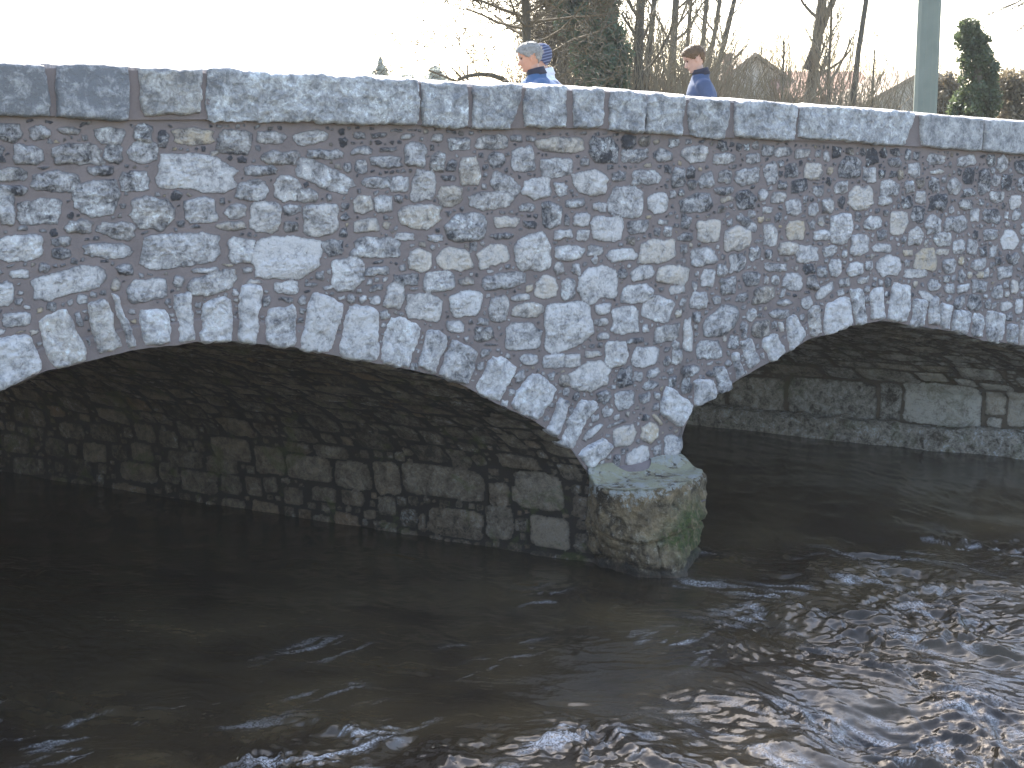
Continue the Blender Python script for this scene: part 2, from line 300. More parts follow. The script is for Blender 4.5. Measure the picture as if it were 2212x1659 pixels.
def relief(U, V, stones, u_sorted, mort=.004, edge=.010, rough=1.0):
    """U,V 2-D arrays with U constant along axis 1; returns height and attribute"""
    Hh = fbm(U * 7, V * 7, 4) * mort + fbm(U * 45, V * 45, 2) * mort * .35
    At = np.zeros(U.shape + (4,), np.float32); At[..., 1] = .5
    for s in stones:
        m = max(s.a, s.b) * 1.35
        i0, i1 = np.searchsorted(u_sorted, [s.x - m, s.x + m])
        if i1 <= i0: continue
        u = U[i0:i1]; v = V[i0:i1]
        sel = np.abs(v - s.y) < m
        if not sel.any(): continue
        uu, vv = u[sel], v[sel]
        wx = fbm(uu * 16 + s.sd, vv * 16, 4, .65) * .014; wy = fbm(uu * 16, vv * 16 + s.sd, 4, .65) * .014
        d = s.dist(uu + wx, vv + wy); k = d > -.004
        if not k.any(): continue
        dd = np.maximum(d, 0); e = edge + .06 * min(s.a, s.b)
        p = 1 - np.exp(-dd / e)
        h = s.dep * p + p * ((uu - s.x) * s.tx + (vv - s.y) * s.ty)
        f = 5 + .5 / max(s.a, .03)
        for ph_, c0, g0 in s.pl:
            lx = (uu + wx * 3 - s.x) / s.a; ly = (vv + wy * 3 - s.y) / s.b
            h = h - np.maximum(0, lx * math.cos(ph_) + ly * math.sin(ph_) - c0 + .5) * g0 * min(.05, .4 * min(s.a, s.b)) * p
        h += p * rough * (ridge(uu * f + s.sd, vv * f * 1.6, 4) * .0095 + fbm(uu * 34 + s.sd, vv * 60, 3) * .008) * min(1, .35 + s.b * 9)
        h = np.maximum(h, .4 * s.dep * p + .002)
        hb = Hh[i0:i1]; ab = At[i0:i1]
        hs = hb[sel]; as_ = ab[sel]
        nw = k & (h > hs - .008) & (d > 0)
        hs[nw] = np.maximum(hs[nw], h[nw]); as_[nw] = np.stack([.55 * sm(d[nw], -.001, .004) + .45 * sm(d[nw], .004, .018), np.full(nw.sum(), s.tone), np.full(nw.sum(), s.warm), np.full(nw.sum(), s.wh)], -1)
        hb[sel] = hs; ab[sel] = as_
    return Hh, At

# quads ---------------------------------------------------------------
def quad_stone(name, q, mat, parent, f0=0.0, amp=.035, depth=.3, tone=.7, warm=0, wh=.5, cell=.011, edge=.014, rnd=.22, rag=.010, rough=1.0, rise=0.0, grow=1.0):
    """q: 4 corners (u,v) TL,TR,BR,BL; a rough block whose face stands out of the facade"""
    q = np.array(q, float); q = q.mean(0) + (q - q.mean(0)) * grow; W_ = max(np.hypot(*(q[1] - q[0])), np.hypot(*(q[2] - q[3]))); H_ = max(np.hypot(*(q[3] - q[0])), np.hypot(*(q[2] - q[1])))
    nu = max(8, int(W_ / cell)); nv = max(8, int(H_ / cell))
    s = np.linspace(-1, 1, nu + 1)[:, None] * np.ones((1, nv + 1)); t = np.ones((nu + 1, 1)) * np.linspace(-1, 1, nv + 1)[None]
    ex = min(W_, H_) / W_; ey = min(W_, H_) / H_
    # rounded corners only near the corners
    cs = 1 - rnd * ey * np.maximum(0, (np.abs(t) - (1 - ey * .8)) / (ey * .8)) ** 2 * 0 ; 
    S = s * (1 - rnd * ex * .55 * sm(np.abs(t), 1 - .8 * ey, 1) ** 2 * np.abs(s) ** (2 / ex)); T = t * (1 - rnd * ey * .55 * sm(np.abs(s), 1 - .8 * ex, 1) ** 2 * np.abs(t) ** (2 / ey))
    a = (S + 1) / 2; b = (T + 1) / 2
    P = (q[0] * ((1 - a) * (1 - b))[..., None] + q[1] * (a * (1 - b))[..., None] + q[2] * (a * b)[..., None] + q[3] * ((1 - a) * b)[..., None])
    sd = random.uniform(0, 90)
    U = P[..., 0] + fbm(P[..., 0] * 9 + sd, P[..., 1] * 9, 4) * rag * 1.6; V = P[..., 1] + fbm(P[..., 0] * 9, P[..., 1] * 9 + sd, 4) * rag * 1.6
    U = U + fbm(P[..., 0] * 30 + sd, P[..., 1] * 30, 3) * rag * .6; V = V + fbm(P[..., 0] * 30, P[..., 1] * 30 + sd, 3) * rag * .6
    d = np.minimum((1 - np.abs(s)) * W_ / 2, (1 - np.abs(t)) * H_ / 2)
    p = 1 - np.exp(-d / edge)
    h = amp * p + p * ((U - U.mean()) * random.gauss(0, .03) + (V - V.mean()) * random.gauss(0, .04))
    h += rough * p * (ridge(U * 7 + sd, V * 9, 4) * .011 + fbm(U * 38 + sd, V * 45, 3) * .009 + np.maximum(-.012, np.minimum(0, fbm(U * 5 + sd, V * 5, 2) + .1) * .05))
    co = fpt(U, V, f0 + h).reshape(-1, 3); fa = gridfaces(nu + 1, nv + 1)
    nv1 = nv + 1
    loop = [i * nv1 for i in range(nu + 1)] + [nu * nv1 + j for j in range(1, nv1)] + [i * nv1 + nv for i in range(nu - 1, -1, -1)] + [j for j in range(nv - 1, 0, -1)]
    L = len(loop); lp = np.array(loop); fb = [co]; base = len(co); fl = [fa]
    prev = lp
    for z in (-.02, -.35 * depth, -.7 * depth, -depth):
        r = co[lp] + NF * z + rng.normal(0, .0016, (L, 3)) + UZ * rise * (-z / depth)
        fb.append(r); ids = np.arange(L) + base; base += L
        fl.append(np.stack([prev, ids, np.roll(ids, -1), np.roll(prev, -1)], -1)); prev = ids
    cen = co.mean(0) - NF * depth; fb.append(cen[None]); ci = base
    tri = np.stack([prev, np.full(L, ci), np.full(L, ci), np.roll(prev, -1)], -1)
    co = np.concatenate(fb); fl = np.concatenate(fl)
    faces = [tuple(f) for f in fl.tolist()] + [(int(a), ci, int(b)) for a, b in zip(prev, np.roll(prev, -1))]
    at_ = np.tile(np.array([[1, tone, warm, wh]], np.float32), (len(co), 1))
    return mesh(name, co, faces, mat, parent, True, at_)

# ================================================================== THE BRIDGE
bridge = empty('stone_bridge', tuple(P0))
tag(bridge, 'old grey rubble stone bridge with two low arches crossing the dark river', 'bridge')
def P4(z, *pts): return [fac(*zpx(z, *p)) for p in pts]

VL = [('Z4', (-120, 575), (165, 540), (252, 745), (-60, 885), .75), ('Z4', (210, 470), (380, 395), (500, 690), (285, 738), .8), ('Z4', (490, 370), (590, 340), (690, 612), (552, 668), .7), ('Z4', (622, 322), (668, 332), (765, 612), (715, 625), .75),
      ('Z4', (770, 400), (930, 390), (962, 590), (803, 612), .7), ('Z4', (972, 320), (1072, 308), (1092, 585), (1005, 592), .72), ('Z4', (1135, 372), (1300, 335), (1290, 585), (1115, 590), .85), ('Z4', (1350, 272), (1465, 275), (1432, 604), (1325, 588), .8),
      ('Z4', (1490, 395), (1665, 385), (1650, 615), (1480, 605), .7), ('Z4', (1742, 308), (1925, 370), (1845, 658), (1675, 634), .88), ('Z4', (1953, 378), (2127, 400), (2110, 700), (1880, 655), .92),
      ('Z5', (195, 438), (377, 502), (290, 740), (130, 695), .78), ('Z5', (400, 508), (512, 550), (440, 768), (355, 728), .72), ('Z5', (545, 560), (690, 650), (618, 832), (462, 775), .6), ('Z5', (770, 650), (908, 725), (800, 940), (658, 855), .8),
      ('Z5', (985, 745), (1135, 850), (1012, 1035), (858, 945), .85), ('Z5', (1145, 888), (1205, 920), (1130, 1115), (1062, 1082), .7), ('Z5', (1265, 900), (1352, 930), (1215, 1185), (1135, 1145), .75), ('Z5', (1385, 1118), (1440, 1168), (1312, 1315), (1232, 1212), .85)]
VR = [('Z5', (1740, 830), (1892, 935), (1815, 1072), (1703, 975), .9), ('Z5', (1885, 800), (2000, 800), (2025, 890), (1900, 955), .7), ('Z5', (2000, 725), (2065, 720), (2105, 840), (2030, 890), .4),
      ('Z6', (375, 735), (420, 718), (445, 865), (398, 895), .6), ('Z6', (425, 655), (500, 638), (552, 780), (480, 838), .5), ('Z6', (555, 655), (640, 588), (715, 715), (618, 792), .85), ('Z6', (712, 525), (780, 482), (843, 622), (735, 728), .75), ('Z6', (664, 540), (690, 534), (697, 602), (676, 602), .9),
      ('Z6', (845, 465), (922, 420), (937, 605), (868, 628), .65), ('Z6', (958, 425), (1112, 362), (1117, 565), (953, 622), .95), ('Z6', (1118, 325), (1192, 318), (1217, 545), (1148, 552), .6), ('Z6', (1245, 345), (1330, 312), (1332, 515), (1238, 524), .9),
      ('Z6', (1385, 275), (1505, 312), (1467, 540), (1352, 515), .88), ('Z6', (1512, 388), (1602, 400), (1572, 575), (1493, 562), .65), ('Z6', (1625, 378), (1670, 372), (1665, 550), (1602, 540), .7), ('Z6', (1688, 418), (1755, 428), (1732, 580), (1675, 565), .8),
      ('Z6', (1768, 458), (1872, 468), (1832, 615), (1745, 590), .6), ('Z6', (1895, 478), (1955, 485), (1945, 640), (1872, 625), .55), ('Z6', (1972, 468), (2092, 480), (2078, 660), (1968, 645), .65), ('Z6', (2102, 535), (2168, 538), (2163, 672), (2092, 662), .6), ('Z6', (2185, 520), (2270, 535), (2262, 690), (2180, 680), .65)]
ring_l = [(P4(v[0], *v[1:5]), v[5]) for v in VL]; ring_r = [(P4(v[0], *v[1:5]), v[5]) for v in VR]
def auto_ring(arch, u0, u1, out):
    u = u0
    while u < u1:
        du = random.uniform(.10, .2); 
        def pn(uu, h):
            v = float(np.interp(uu, arch[:, 0], arch[:, 1])); e = .05; tv = np.array([2 * e, float(np.interp(uu + e, arch[:, 0], arch[:, 1]) - np.interp(uu - e, arch[:, 0], arch[:, 1]))]); tv /= np.linalg.norm(tv)
            return (uu - tv[1] * h, v + tv[0] * h)
        g = .014; h = random.uniform(.24, .38)
        out.append(([pn(u + g, h), pn(u + du - g, h * random.uniform(.9, 1.1)), pn(u + du - g, -.01), pn(u + g, -.01)], random.uniform(.5, .85))); u += du
auto_ring(la, LSP + .1, ring_l[0][0][3][0] - .04, ring_l); auto_ring(ra, max(q[2][0] for q, _ in ring_r) + .03, 6.55, ring_r)

# facade sheet
ud = np.concatenate([np.arange(-9.5, -5.3, .035), np.arange(-5.3, 5.75, .0078), np.arange(5.75, 9.6, .035)])
nv = 290
vb, vt = vbot(ud), vtop(ud)
tt = np.linspace(0, 1, nv)
U = ud[:, None] * np.ones((1, nv)); V = vb[:, None] + (vt - vb)[:, None] * tt[None]
stones = []; occ = []
for z, s_ in (('R', ZR), ('W', ZW), ('Z5', Z5), ('Z4', Z4), ('Z3', Z3)): parse(z, s_, lambda x, y: fac(x, y), stones, occ)
gx = np.arange(-9.5, 9.6, .0125); gy = np.arange(-.4, 4.2, .0125)
D = np.full((len(gx), len(gy)), 9.)
D[gy[None, :] * np.ones((len(gx), 1)) > (vtop(gx) - .02)[:, None]] = -1; D[gy[None, :] * np.ones((len(gx), 1)) < (vbot(gx) + .0)[:, None]] = -1
# distance to top / bottom borders
D = np.minimum(D, np.where(D < 0, D, (vtop(gx) - .02)[:, None] - gy[None])); D = np.minimum(D, np.where(D < 0, D, (gy[None] - vbot(gx)[:, None] + .02)))
GX, GY = np.meshgrid(gx, gy, indexing='ij')
for q, _ in ring_l + ring_r:
    q = np.array(q); i0, i1 = np.searchsorted(gx, [q[:, 0].min() - .2, q[:, 0].max() + .2]); j0, j1 = np.searchsorted(gy, [q[:, 1].min() - .2, q[:, 1].max() + .2])
    D[i0:i1, j0:j1] = np.minimum(D[i0:i1, j0:j1], polydist(GX[i0:i1, j0:j1], GY[i0:i1, j0:j1], q))
for s in stones: stamp(D, gx, gy, s)
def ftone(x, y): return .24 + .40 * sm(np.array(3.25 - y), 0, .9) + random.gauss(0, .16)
Dout = D.copy()
mask_out = (GX > -5.2) & (GX < 5.6)
Do = np.where(mask_out, -1, D)
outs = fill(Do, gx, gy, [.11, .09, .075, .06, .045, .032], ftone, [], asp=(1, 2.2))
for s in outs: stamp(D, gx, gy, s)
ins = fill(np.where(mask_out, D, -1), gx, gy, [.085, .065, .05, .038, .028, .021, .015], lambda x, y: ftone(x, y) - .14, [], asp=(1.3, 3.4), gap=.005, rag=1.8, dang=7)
ins = [q for q in ins if q.b > .025 or random.random() < .95]
for q in ins:
    if q.b < .03: q.dep *= random.uniform(.4, .9); q.a *= random.uniform(.8, 1.1); q.b *= random.uniform(.6, 1.0); q.wh = .1
allst = stones + ins + outs
Hh, At = relief(U, V, allst, ud)
fwall = mesh('spandrel_wall', fpt(U, V, Hh), gridfaces(len(ud), nv), M_fac, bridge, True, At.reshape(-1, 4))

for nm_, ring, arch in (('arch_ring', ring_l, la), ('arch_ring', ring_r, ra)):
    # mortar bed of the ring, then each voussoir
    us = np.linspace(arch[0, 0] + .05, arch[-1, 0] - .05, 260); vs = np.interp(us, arch[:, 0], arch[:, 1]) + jag(us, 3 if arch is la else 9)
    g1 = np.linspace(0, 1, 8)
    UU = us[:, None] * np.ones((1, 8)); VV = vs[:, None] + g1[None] * .16
    bed = mesh(nm_, np.concatenate([fpt(UU, VV, .006 + fbm(UU * 9, VV * 9) * .004), fpt(UU, VV, -.2)], 1), gridfaces(260, 16), M_fac, bridge, True, np.tile(np.array([[0, .5, 0, 0]], np.float32), (260 * 16, 1)))
    for q, tn in ring:
        vis = -5.2 < q[0][0] < 5.9
        quad_stone('arch_stone', q, M_fac, bed, -.004, random.uniform(.028, .05), .28, tn, 0 if random.random() > .15 else .25, random.choice([.2, .5, .8]), cell=.010 if vis else .04, rnd=.22, rag=.014, edge=.010, grow=1.05)

# coping: mortar core and the blocks
cop = [([(-210, 128), (102, 137), (114, 254), (-205, 244)], .10, .1), ([(121, 136), (282, 141), (282, 263), (126, 255)], .08, .05), ([(299, 145), (438, 149), (436, 249), (312, 251)], .32, .3), ([(449, 148), (907, 170), (905, 272), (447, 261)], .46, .7),
       ([(913, 176), (1015, 178), (1013, 277), (915, 277)], .46, .9), ([(1026, 180), (1133, 182), (1108, 283), (1024, 279)], .36, .4), ([(1138, 184), (1229, 184), (1227, 277), (1138, 277)], .44, .6), ([(1242, 188), (1310, 190), (1305, 274), (1244, 279)], .38, .4),
       ([(1321, 195), (1397, 199), (1393, 289), (1321, 283)], .38, .5), ([(1400, 199), (1482, 207), (1478, 295), (1398, 288)], .42, .4), ([(1492, 208), (1581, 213), (1566, 303), (1493, 297)], .38, .4), ([(1590, 214), (1728, 225), (1719, 305), (1592, 299)], .42, .3),
       ([(1733, 227), (1983, 243), (1955, 316), (1728, 299)], .52, .6), ([(1990, 245), (2125, 255), (2122, 327), (1994, 317)], .44, .1), ([(2131, 256), (2290, 267), (2286, 340), (2127, 328)], .42, .1)]
COPD = .46
ue = np.linspace(-9.5, 9.5, 400); ctv = ext(ct, ue) - .03; cbv = ext(cb, ue) + .012
prof = [(0, CF - .035), (1, CF - .035), (1, CF - COPD + .03), (0, CF - COPD + .03)]
co = np.stack([fpt(ue, cbv + (ctv - cbv) * a, f + fbm(ue * 6, ue * 0 + 3 + a) * .006) for a, f in prof], 1)
core = mesh('coping', co, gridfaces(400, 4), M_cop, bridge, False, np.tile(np.array([[0, .5, 0, 0]], np.float32), (1600, 1)))
cq = [([fac(*p, CF) for p in q], t, wv) for q, t, wv in cop]
u = cq[0][0][0][0] - .03
while u > -9.3:
    l = random.uniform(.5, 1.3); a = u - l
    cq.append(([(a, float(ext(ct, np.array(a)))), (u, float(ext(ct, np.array(u)))), (u, float(ext(cb, np.array(u)))), (a, float(ext(cb, np.array(a))))], .35, .2)); u = a - .03
u = cq[14][0][1][0] + .03
while u < 9.3:
    l = random.uniform(.5, 1.2); a = u + l
    cq.append(([(u, float(ext(ct, np.array(u)))), (a, float(ext(ct, np.array(a)))), (a, float(ext(cb, np.array(a)))), (u, float(ext(cb, np.array(u))))], .55, .2)); u = a + .03
for k, (q, t, wv) in enumerate(cq):
    rg = .35 if k in (0, 1, 13, 14) else 1.0
    o = quad_stone('coping_stone', q, M_cop, core, CF - .022, .030, COPD, t, .15 if k in (2,) else 0, wv, cell=.011 if k < 15 else .05, edge=.007, rnd=.08, rag=.013 * (.4 + .6 * rg), rough=rg, rise=.032)

# tunnels -------------------------------------------------------------
def arclen(pr): return np.concatenate([[0], np.cumsum(np.hypot(*np.diff(pr, axis=0).T))])
def sweep(name, pr, fine, mat, stones_conv, asizes, tone, seedw, flip=1, fill_n=6, cell=.015, wfine=.02):
    """profile pr (u,v) swept through the bridge along TD, with masonry relief on the inner side"""
    L = arclen(pr); ds = []
    s = 0.0; 
    while s < L[-1]:
        ds.append(s); s += cell if fine[0] <= s <= fine[1] else .05
    s = np.array(ds + [L[-1]]); pu, pv = np.interp(s, L, pr[:, 0]), np.interp(s, L, pr[:, 1])
    tu, tv = np.gradient(pu, s), np.gradient(pv, s); ln = np.hypot(tu, tv); tu, tv = tu / ln, tv / ln
    nu_, nv_ = tv * flip, -tu * flip                  # pointing into the opening
    wd = np.arange(0, WID + .01, wfine)
    S = s[:, None] * np.ones((1, len(wd))); Wd = np.ones((len(s), 1)) * wd[None]
    sts = stones_conv(L[-1])
    ga = np.arange(0, L[-1], .02); gb = np.arange(0, WID, .02); Dg = np.full((len(ga), len(gb)), 9.)
    for q in sts: stamp(Dg, ga, gb, q)
    # the packer stretches along the first axis; here courses run along the tunnel, so work transposed
    DT = np.ascontiguousarray(Dg.T); add = []
    class T: pass
    for q in sts: pass
    add = fill(DT, gb, ga, asizes, lambda x, y: tone(y, x), [], asp=(1.0, 2.6), n=fill_n, rag=.55, gap=.006, warm=.10, dang=2)
    for q in add:
        q.x, q.y, q.a, q.b = q.y, q.x, q.b, q.a; q.ph = -q.ph; sts.append(q)
        q.dep *= .8
    hh, at_ = relief(S, Wd, sts, s, mort=.006, edge=.008)
    hh = hh + fbm(S * 1.2, Wd * 1.2, 3) * .03
    base = P0 + FD * (pu[:, None, None]) + UZ * (pv[:, None, None]) + TD * wd[None, :, None] - NF * .004
    hd = FD * nu_[:, None] + UZ * nv_[:, None]
    fade = sm(Wd, 0, .05)
    co = base + hd[:, None, :] * (hh * (.3 + .7 * fade))[..., None]
    return mesh(name, co, gridfaces(len(s), len(wd)), mat, bridge, True, at_.reshape(-1, 4))

prL = np.concatenate([[[LSP, -.4], [LSP, .4]], la[:-1], [[-.15, .5], [-.13, .2], [-.12, -.4]]])
LL = arclen(prL); iL = len(prL)
def pier_px(x, y):
    """photo px on the left flank of the pier -> (w along tunnel, z)"""
    r = ray(x, y); m = np.array([TD[1], -TD[0]]); p = P0 + FD * -.13; c = np.array([0, 0, CH])
    t = ((p - c)[:2] @ m) / (r[:2] @ m); q = c + t * r; return float((q - p)[:2] @ TD[:2]), float(q[2])
ZPB = [('Z5', 120, 1250, 275, 1440, 5), ('Z5', 290, 1270, 730, 1460, 5), ('Z5', 760, 1370, 870, 1510, 5), ('Z5', 915, 1300, 1190, 1520, 7), ('Z4', 1300, 980, 1480, 1110, 4), ('Z4', 1500, 1010, 1600, 1110, 3), ('Z4', 1660, 1040, 1820, 1140, 4), ('Z4', 1200, 1120, 1425, 1250, 5),
       ('Z4', 1445, 1170, 1600, 1330, 5), ('Z4', 1612, 1220, 1872, 1362, 6), ('Z4', 1620, 1145, 1770, 1205, 4), ('Z4', 1788, 1158, 1980, 1235, 5), ('Z4', 950, 1200, 1142, 1290, 3), ('Z4', 1155, 1232, 1340, 1322, 4), ('Z4', 680, 1262, 890, 1370, 4),
       ('Z4', 908, 1262, 1008, 1380, 4), ('Z4', 1020, 1312, 1222, 1432, 4), ('Z4', 1240, 1332, 1352, 1442, 4), ('Z4', 1380, 1342, 1470, 1452, 3), ('Z4', 1590, 1400, 1700, 1500, 4), ('Z4', 1750, 1400, 1890, 1482, 5), ('Z4', 1920, 1420, 2045, 1502, 4), ('Z4', 1890, 1250, 2092, 1412, 5),
       ('F', 1110, 1050, 1130, 1085, 7), ('F', 1148, 1115, 1235, 1185, 9), ('F', 925, 1100, 1045, 1160, 4), ('F', 1050, 1092, 1110, 1165, 5), ('F', 905, 1108, 922, 1150, 3), ('F', 1118, 1020, 1160, 1032, 4), ('F', 1095, 970, 1190, 1010, 5)]
def convL(total):
    out = []; zs = total - .4    # arc length at z=0 on the pier flank
    for z, x0, y0, x1, y1, t in ZPB:
        a = pier_px(*zpx(z, x0, (y0 + y1) / 2)); b = pier_px(*zpx(z, x1, (y0 + y1) / 2)); c = pier_px(*zpx(z, (x0 + x1) / 2, y0)); d = pier_px(*zpx(z, (x0 + x1) / 2, y1))
        w0, z0 = (a[0] + b[0]) / 2, (c[1] + d[1]) / 2
        st = Stone(zs - z0, w0, abs(c[1] - d[1]) / 2, abs(a[0] - b[0]) / 2, 0, t / 9, random.choice([0, .1, .3]), .3, n=6, rag=.5); st.dep = random.uniform(.02, .035)
        if w0 > -.05: out.append(st)
    return out
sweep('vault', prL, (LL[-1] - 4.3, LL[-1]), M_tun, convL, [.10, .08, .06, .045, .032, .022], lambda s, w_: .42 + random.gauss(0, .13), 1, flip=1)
prR = np.concatenate([[[.80, -.4], [.80, .4]], ra[:-1], [[6.70, .6], [6.70, -.4]]])
LR = arclen(prR)
def abut_px(x, y):
    r = ray(x, y); m = np.array([TD[1], -TD[0]]); p = P0 + FD * 6.70; c = np.array([0, 0, CH])
    t = ((p - c)[:2] @ m) / (r[:2] @ m); q = c + t * r; return float((q - p)[:2] @ TD[:2]), float(q[2])
ZAB = [(100, 880, 335, 1100, 3), (360, 875, 705, 1120, 4), (735, 890, 1285, 1150, 4), (1305, 910, 1445, 1145, 3), (1455, 905, 1955, 1185, 8), (1975, 960, 2100, 1120, 6), (2112, 960, 2300, 1195, 8), (650, 750, 985, 862, 3), (1000, 752, 1228, 872, 4), (1240, 762, 1602, 898, 5),
       (1622, 772, 1800, 880, 8), (1835, 835, 1970, 922, 7), (1985, 870, 2192, 948, 8), (1150, 672, 1390, 742, 4), (1400, 678, 1682, 748, 5), (1700, 690, 1900, 760, 4), (1920, 690, 2200, 830, 6), (1985, 1130, 2080, 1195, 8), (880, 640, 1130, 735, 3)]
def convR(total):
    out = []; zs = total - .4
    for x0, y0, x1, y1, t in ZAB:
        a = abut_px(*zpx('Z6', x0, (y0 + y1) / 2)); b = abut_px(*zpx('Z6', x1, (y0 + y1) / 2)); c = abut_px(*zpx('Z6', (x0 + x1) / 2, y0)); d = abut_px(*zpx('Z6', (x0 + x1) / 2, y1))
        st = Stone(zs - (c[1] + d[1]) / 2, (a[0] + b[0]) / 2, abs(c[1] - d[1]) / 2, abs(a[0] - b[0]) / 2, 0, t / 9, random.choice([0, .2, .5]), .4, n=9, rag=.25); st.dep = random.uniform(.012, .03); st.tx *= .3; st.ty *= .3; out.append(st)
    return out
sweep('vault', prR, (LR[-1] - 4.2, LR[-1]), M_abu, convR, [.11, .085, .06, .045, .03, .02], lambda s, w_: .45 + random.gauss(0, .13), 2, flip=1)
# footing ledge along the right abutment
wl = np.arange(-.6, WID, .03); pf = np.array([(-.02, .24), (-.12, .25), (-.24, .235), (-.27, .18), (-.28, .05), (-.30, -.3)])
UU = wl[:, None] * np.ones((1, 6))
co = P0 + FD * (6.70 + pf[None, :, 0] + fbm(UU * 3, pf[None, :, 1] * 9, 4) * .09)[..., None] + UZ * (pf[None, :, 1] + fbm(UU * 4 + 9, pf[None, :, 0] * 9, 4) * .06)[..., None] + TD * UU[..., None]
mesh('footing', co, gridfaces(len(wl), 6)[:, ::-1], M_abu, bridge, True, np.tile(np.array([[1, .42, .3, .9]], np.float32), (co.size // 3, 1)))

# back facade, deck, back parapet, hidden ends
ub = np.arange(-9.5, 9.6, .1); sh = TD * WID
rows = [vbot(ub), vtop(ub)]
mesh('back_wall', np.stack([fpt(ub, r) + sh for r in rows], 1), gridfaces(len(ub), 2), M_cop, bridge, False, np.tile(np.array([[0, .5, 0, 0]], np.float32), (len(ub) * 2, 1)))
BT = WID * abs(TD @ NF)
DECK = 2.49
a = Acc(); deck = [fpt(ub, np.full(len(ub), DECK) + .0, -.42) - 0, fpt(ub, np.full(len(ub), DECK), -BT + .42)]
M_road = simple('road_surface', (.10, .098, .095), .9, (.07, .07, .068), 3)
mesh('bridge_deck', np.stack(deck, 1), gridfaces(len(ub), 2), M_road, bridge, False)
bt_ = ext(ct, ub + .5)
pp = [(-.38, DECK - .3), (-.38, None), (-.01, None)]
mesh('parapet_back_face', np.stack([fpt(ub, np.full(len(ub), DECK - .4), -.40), fpt(ub, ext(ct, ub) - .05, -.40)], 1), gridfaces(len(ub), 2), M_cop, bridge, False, np.tile(np.array([[0, .5, 0, 0]], np.float32), (len(ub) * 2, 1)))
prf = [(-BT + .4, DECK - .4), (-BT + .4, 3.55), (-BT, 3.55), (-BT, 2.2)]
mesh('far_parapet', np.stack([fpt(ub, np.full(len(ub), z) - (ub + 9.5) * .02, f) for f, z in prf], 1), gridfaces(len(ub), 4), M_cop, bridge, False, np.tile(np.array([[1, .5, 0, .3]], np.float32), (len(ub) * 4, 1)))

# cutwater ------------------------------------------------------------
top = np.array([(-.10, -.34), (-.15, -.06), (-.26, .06), (-.31, .22), (-.31, .36), (-.22, .47), (-.10, .575), (.12, .60), (.30, .60), (.50, .555), (.66, .44), (.80, .29), (.815, .02), (.82, -.35)])
bot = np.array([(-.14, -.34), (-.14, -.06), (-.10, .08), (-.07, .22), (-.05, .36), (-.04, .48), (-.03, .62), (.01, .76), (.08, .84), (.20, .74), (.42, .56), (.66, .34), (.78, .02), (.80, -.35)])
def dens(a, n=150):
    L = arclen(a); s = np.linspace(0, L[-1], n); return np.stack([np.interp(s, L, a[:, 0]), np.interp(s, L, a[:, 1])], 1)
n1 = 220; tu_, tv_ = [], []
cor = np.linspace(0, len(top) - 1, n1); k0 = np.arange(len(top))
tp = np.stack([np.interp(cor, k0, top[:, i]) for i in (0, 1)], 1); bo = np.stack([np.interp(cor, k0, bot[:, i]) for i in (0, 1)], 1)
for arr in (tp, bo):
    for _ in range(3): arr[1:-1] = (arr[:-2] + 2 * arr[1:-1] + arr[2:]) / 4
zz = np.linspace(0, 1, 110)          # 0 top .. 1 bottom
ZT, ZB = .70, -.35
bul = np.sin(np.clip(zz, 0, 1) * math.pi) * .015
co = []
cen = np.array([.25, -.1])
for k, z in enumerate(zz):
    mix = z ** 1.25; p = tp * (1 - mix) + bo * mix; d = p - cen; d /= np.linalg.norm(d, axis=1)[:, None]
    zv = ZT + (ZB - ZT) * z
    per = cor * .22
    nz = fbm(per * 2.4, np.full(n1, zv * 2.6), 5, .6) * .055 + np.abs(fbm(per * 1.3 + 9, np.full(n1, zv * 1.7), 3)) * -.09 + fbm(per * 14, np.full(n1, zv * 14), 3) * .014 + ridge(per * 4 + 4, np.full(n1, zv * 5), 4) * .030
    edge_r = -.030 * math.exp(-(z / .02))
    # horizontal bedding crack and the upright split seen on the block
    crk = -.03 * np.exp(-((zv - .30 - .04 * np.sin(per * 4)) / .012) ** 2) * sm(per, .25, .5)
    crv = -.05 * np.exp(-((per - 1.45 - .10 * (.30 - zv)) / .007) ** 2) * (zv < .28)
    under = -.07 * np.exp(-((zv - .075 + .02 * np.sin(per * 5)) / .022) ** 2) * (np.sin(per * 3) * .3 + .7) 
    p = p + d * (nz + edge_r + bul[k] + crk + crv + under)[:, None]
    co.append(np.stack([p[:, 0], p[:, 1], np.full(n1, zv) + fbm(per * 3, np.full(n1, 1.)) * .012 * (z < .3)], 1))
# top surface rings towards the wall
rings = []
for f in np.linspace(.97, .35, 14):
    p = tp * f + np.array([.25, -.12]) * (1 - f)
    per = cor * .22
    zt = ZT + .010 + fbm(p[:, 0] * 5, p[:, 1] * 5, 4) * .016 + .10 * sm(.22 - p[:, 1], 0, .25) * sm(1 - np.abs(p[:, 0] - .2), 0, .6)
    rings.append(np.stack([p[:, 0], p[:, 1], zt], 1))
allr = rings[::-1] + co
C = np.stack(allr, 0)
Wc = fpt(C[..., 0], C[..., 2], C[..., 1])
nr = len(allr)
M_cut = None
m, t, b = nm('mossy_cutwater_stone'); M_cut = m
g = t.nodes.new('ShaderNodeNewGeometry'); s2 = t.nodes.new('ShaderNodeSeparateXYZ'); t.links.new(g.outputs['Position'], s2.inputs[0]); Zp = s2.outputs[2]
na, nb, nc, ne = noise(t, 6, 6, .68, dist=.5), noise(t, 40, 4, .7), noise(t, 2.6, 4, .6), noise(t, 16, 5, .7)
c = mixc(t, mapr(t, na, .39, .61), (.055, .038, .020), (.34, .245, .135)); c = mixc(t, mapr(t, ne, .54, .70), c, (.42, .35, .25)); c = mixc(t, mapr(t, nb, .25, .42, .8, 0), c, (.05, .045, .03))
c = mixc(t, mapr(t, nc, .50, .60, 0, .6), c, (.20, .14, .075))
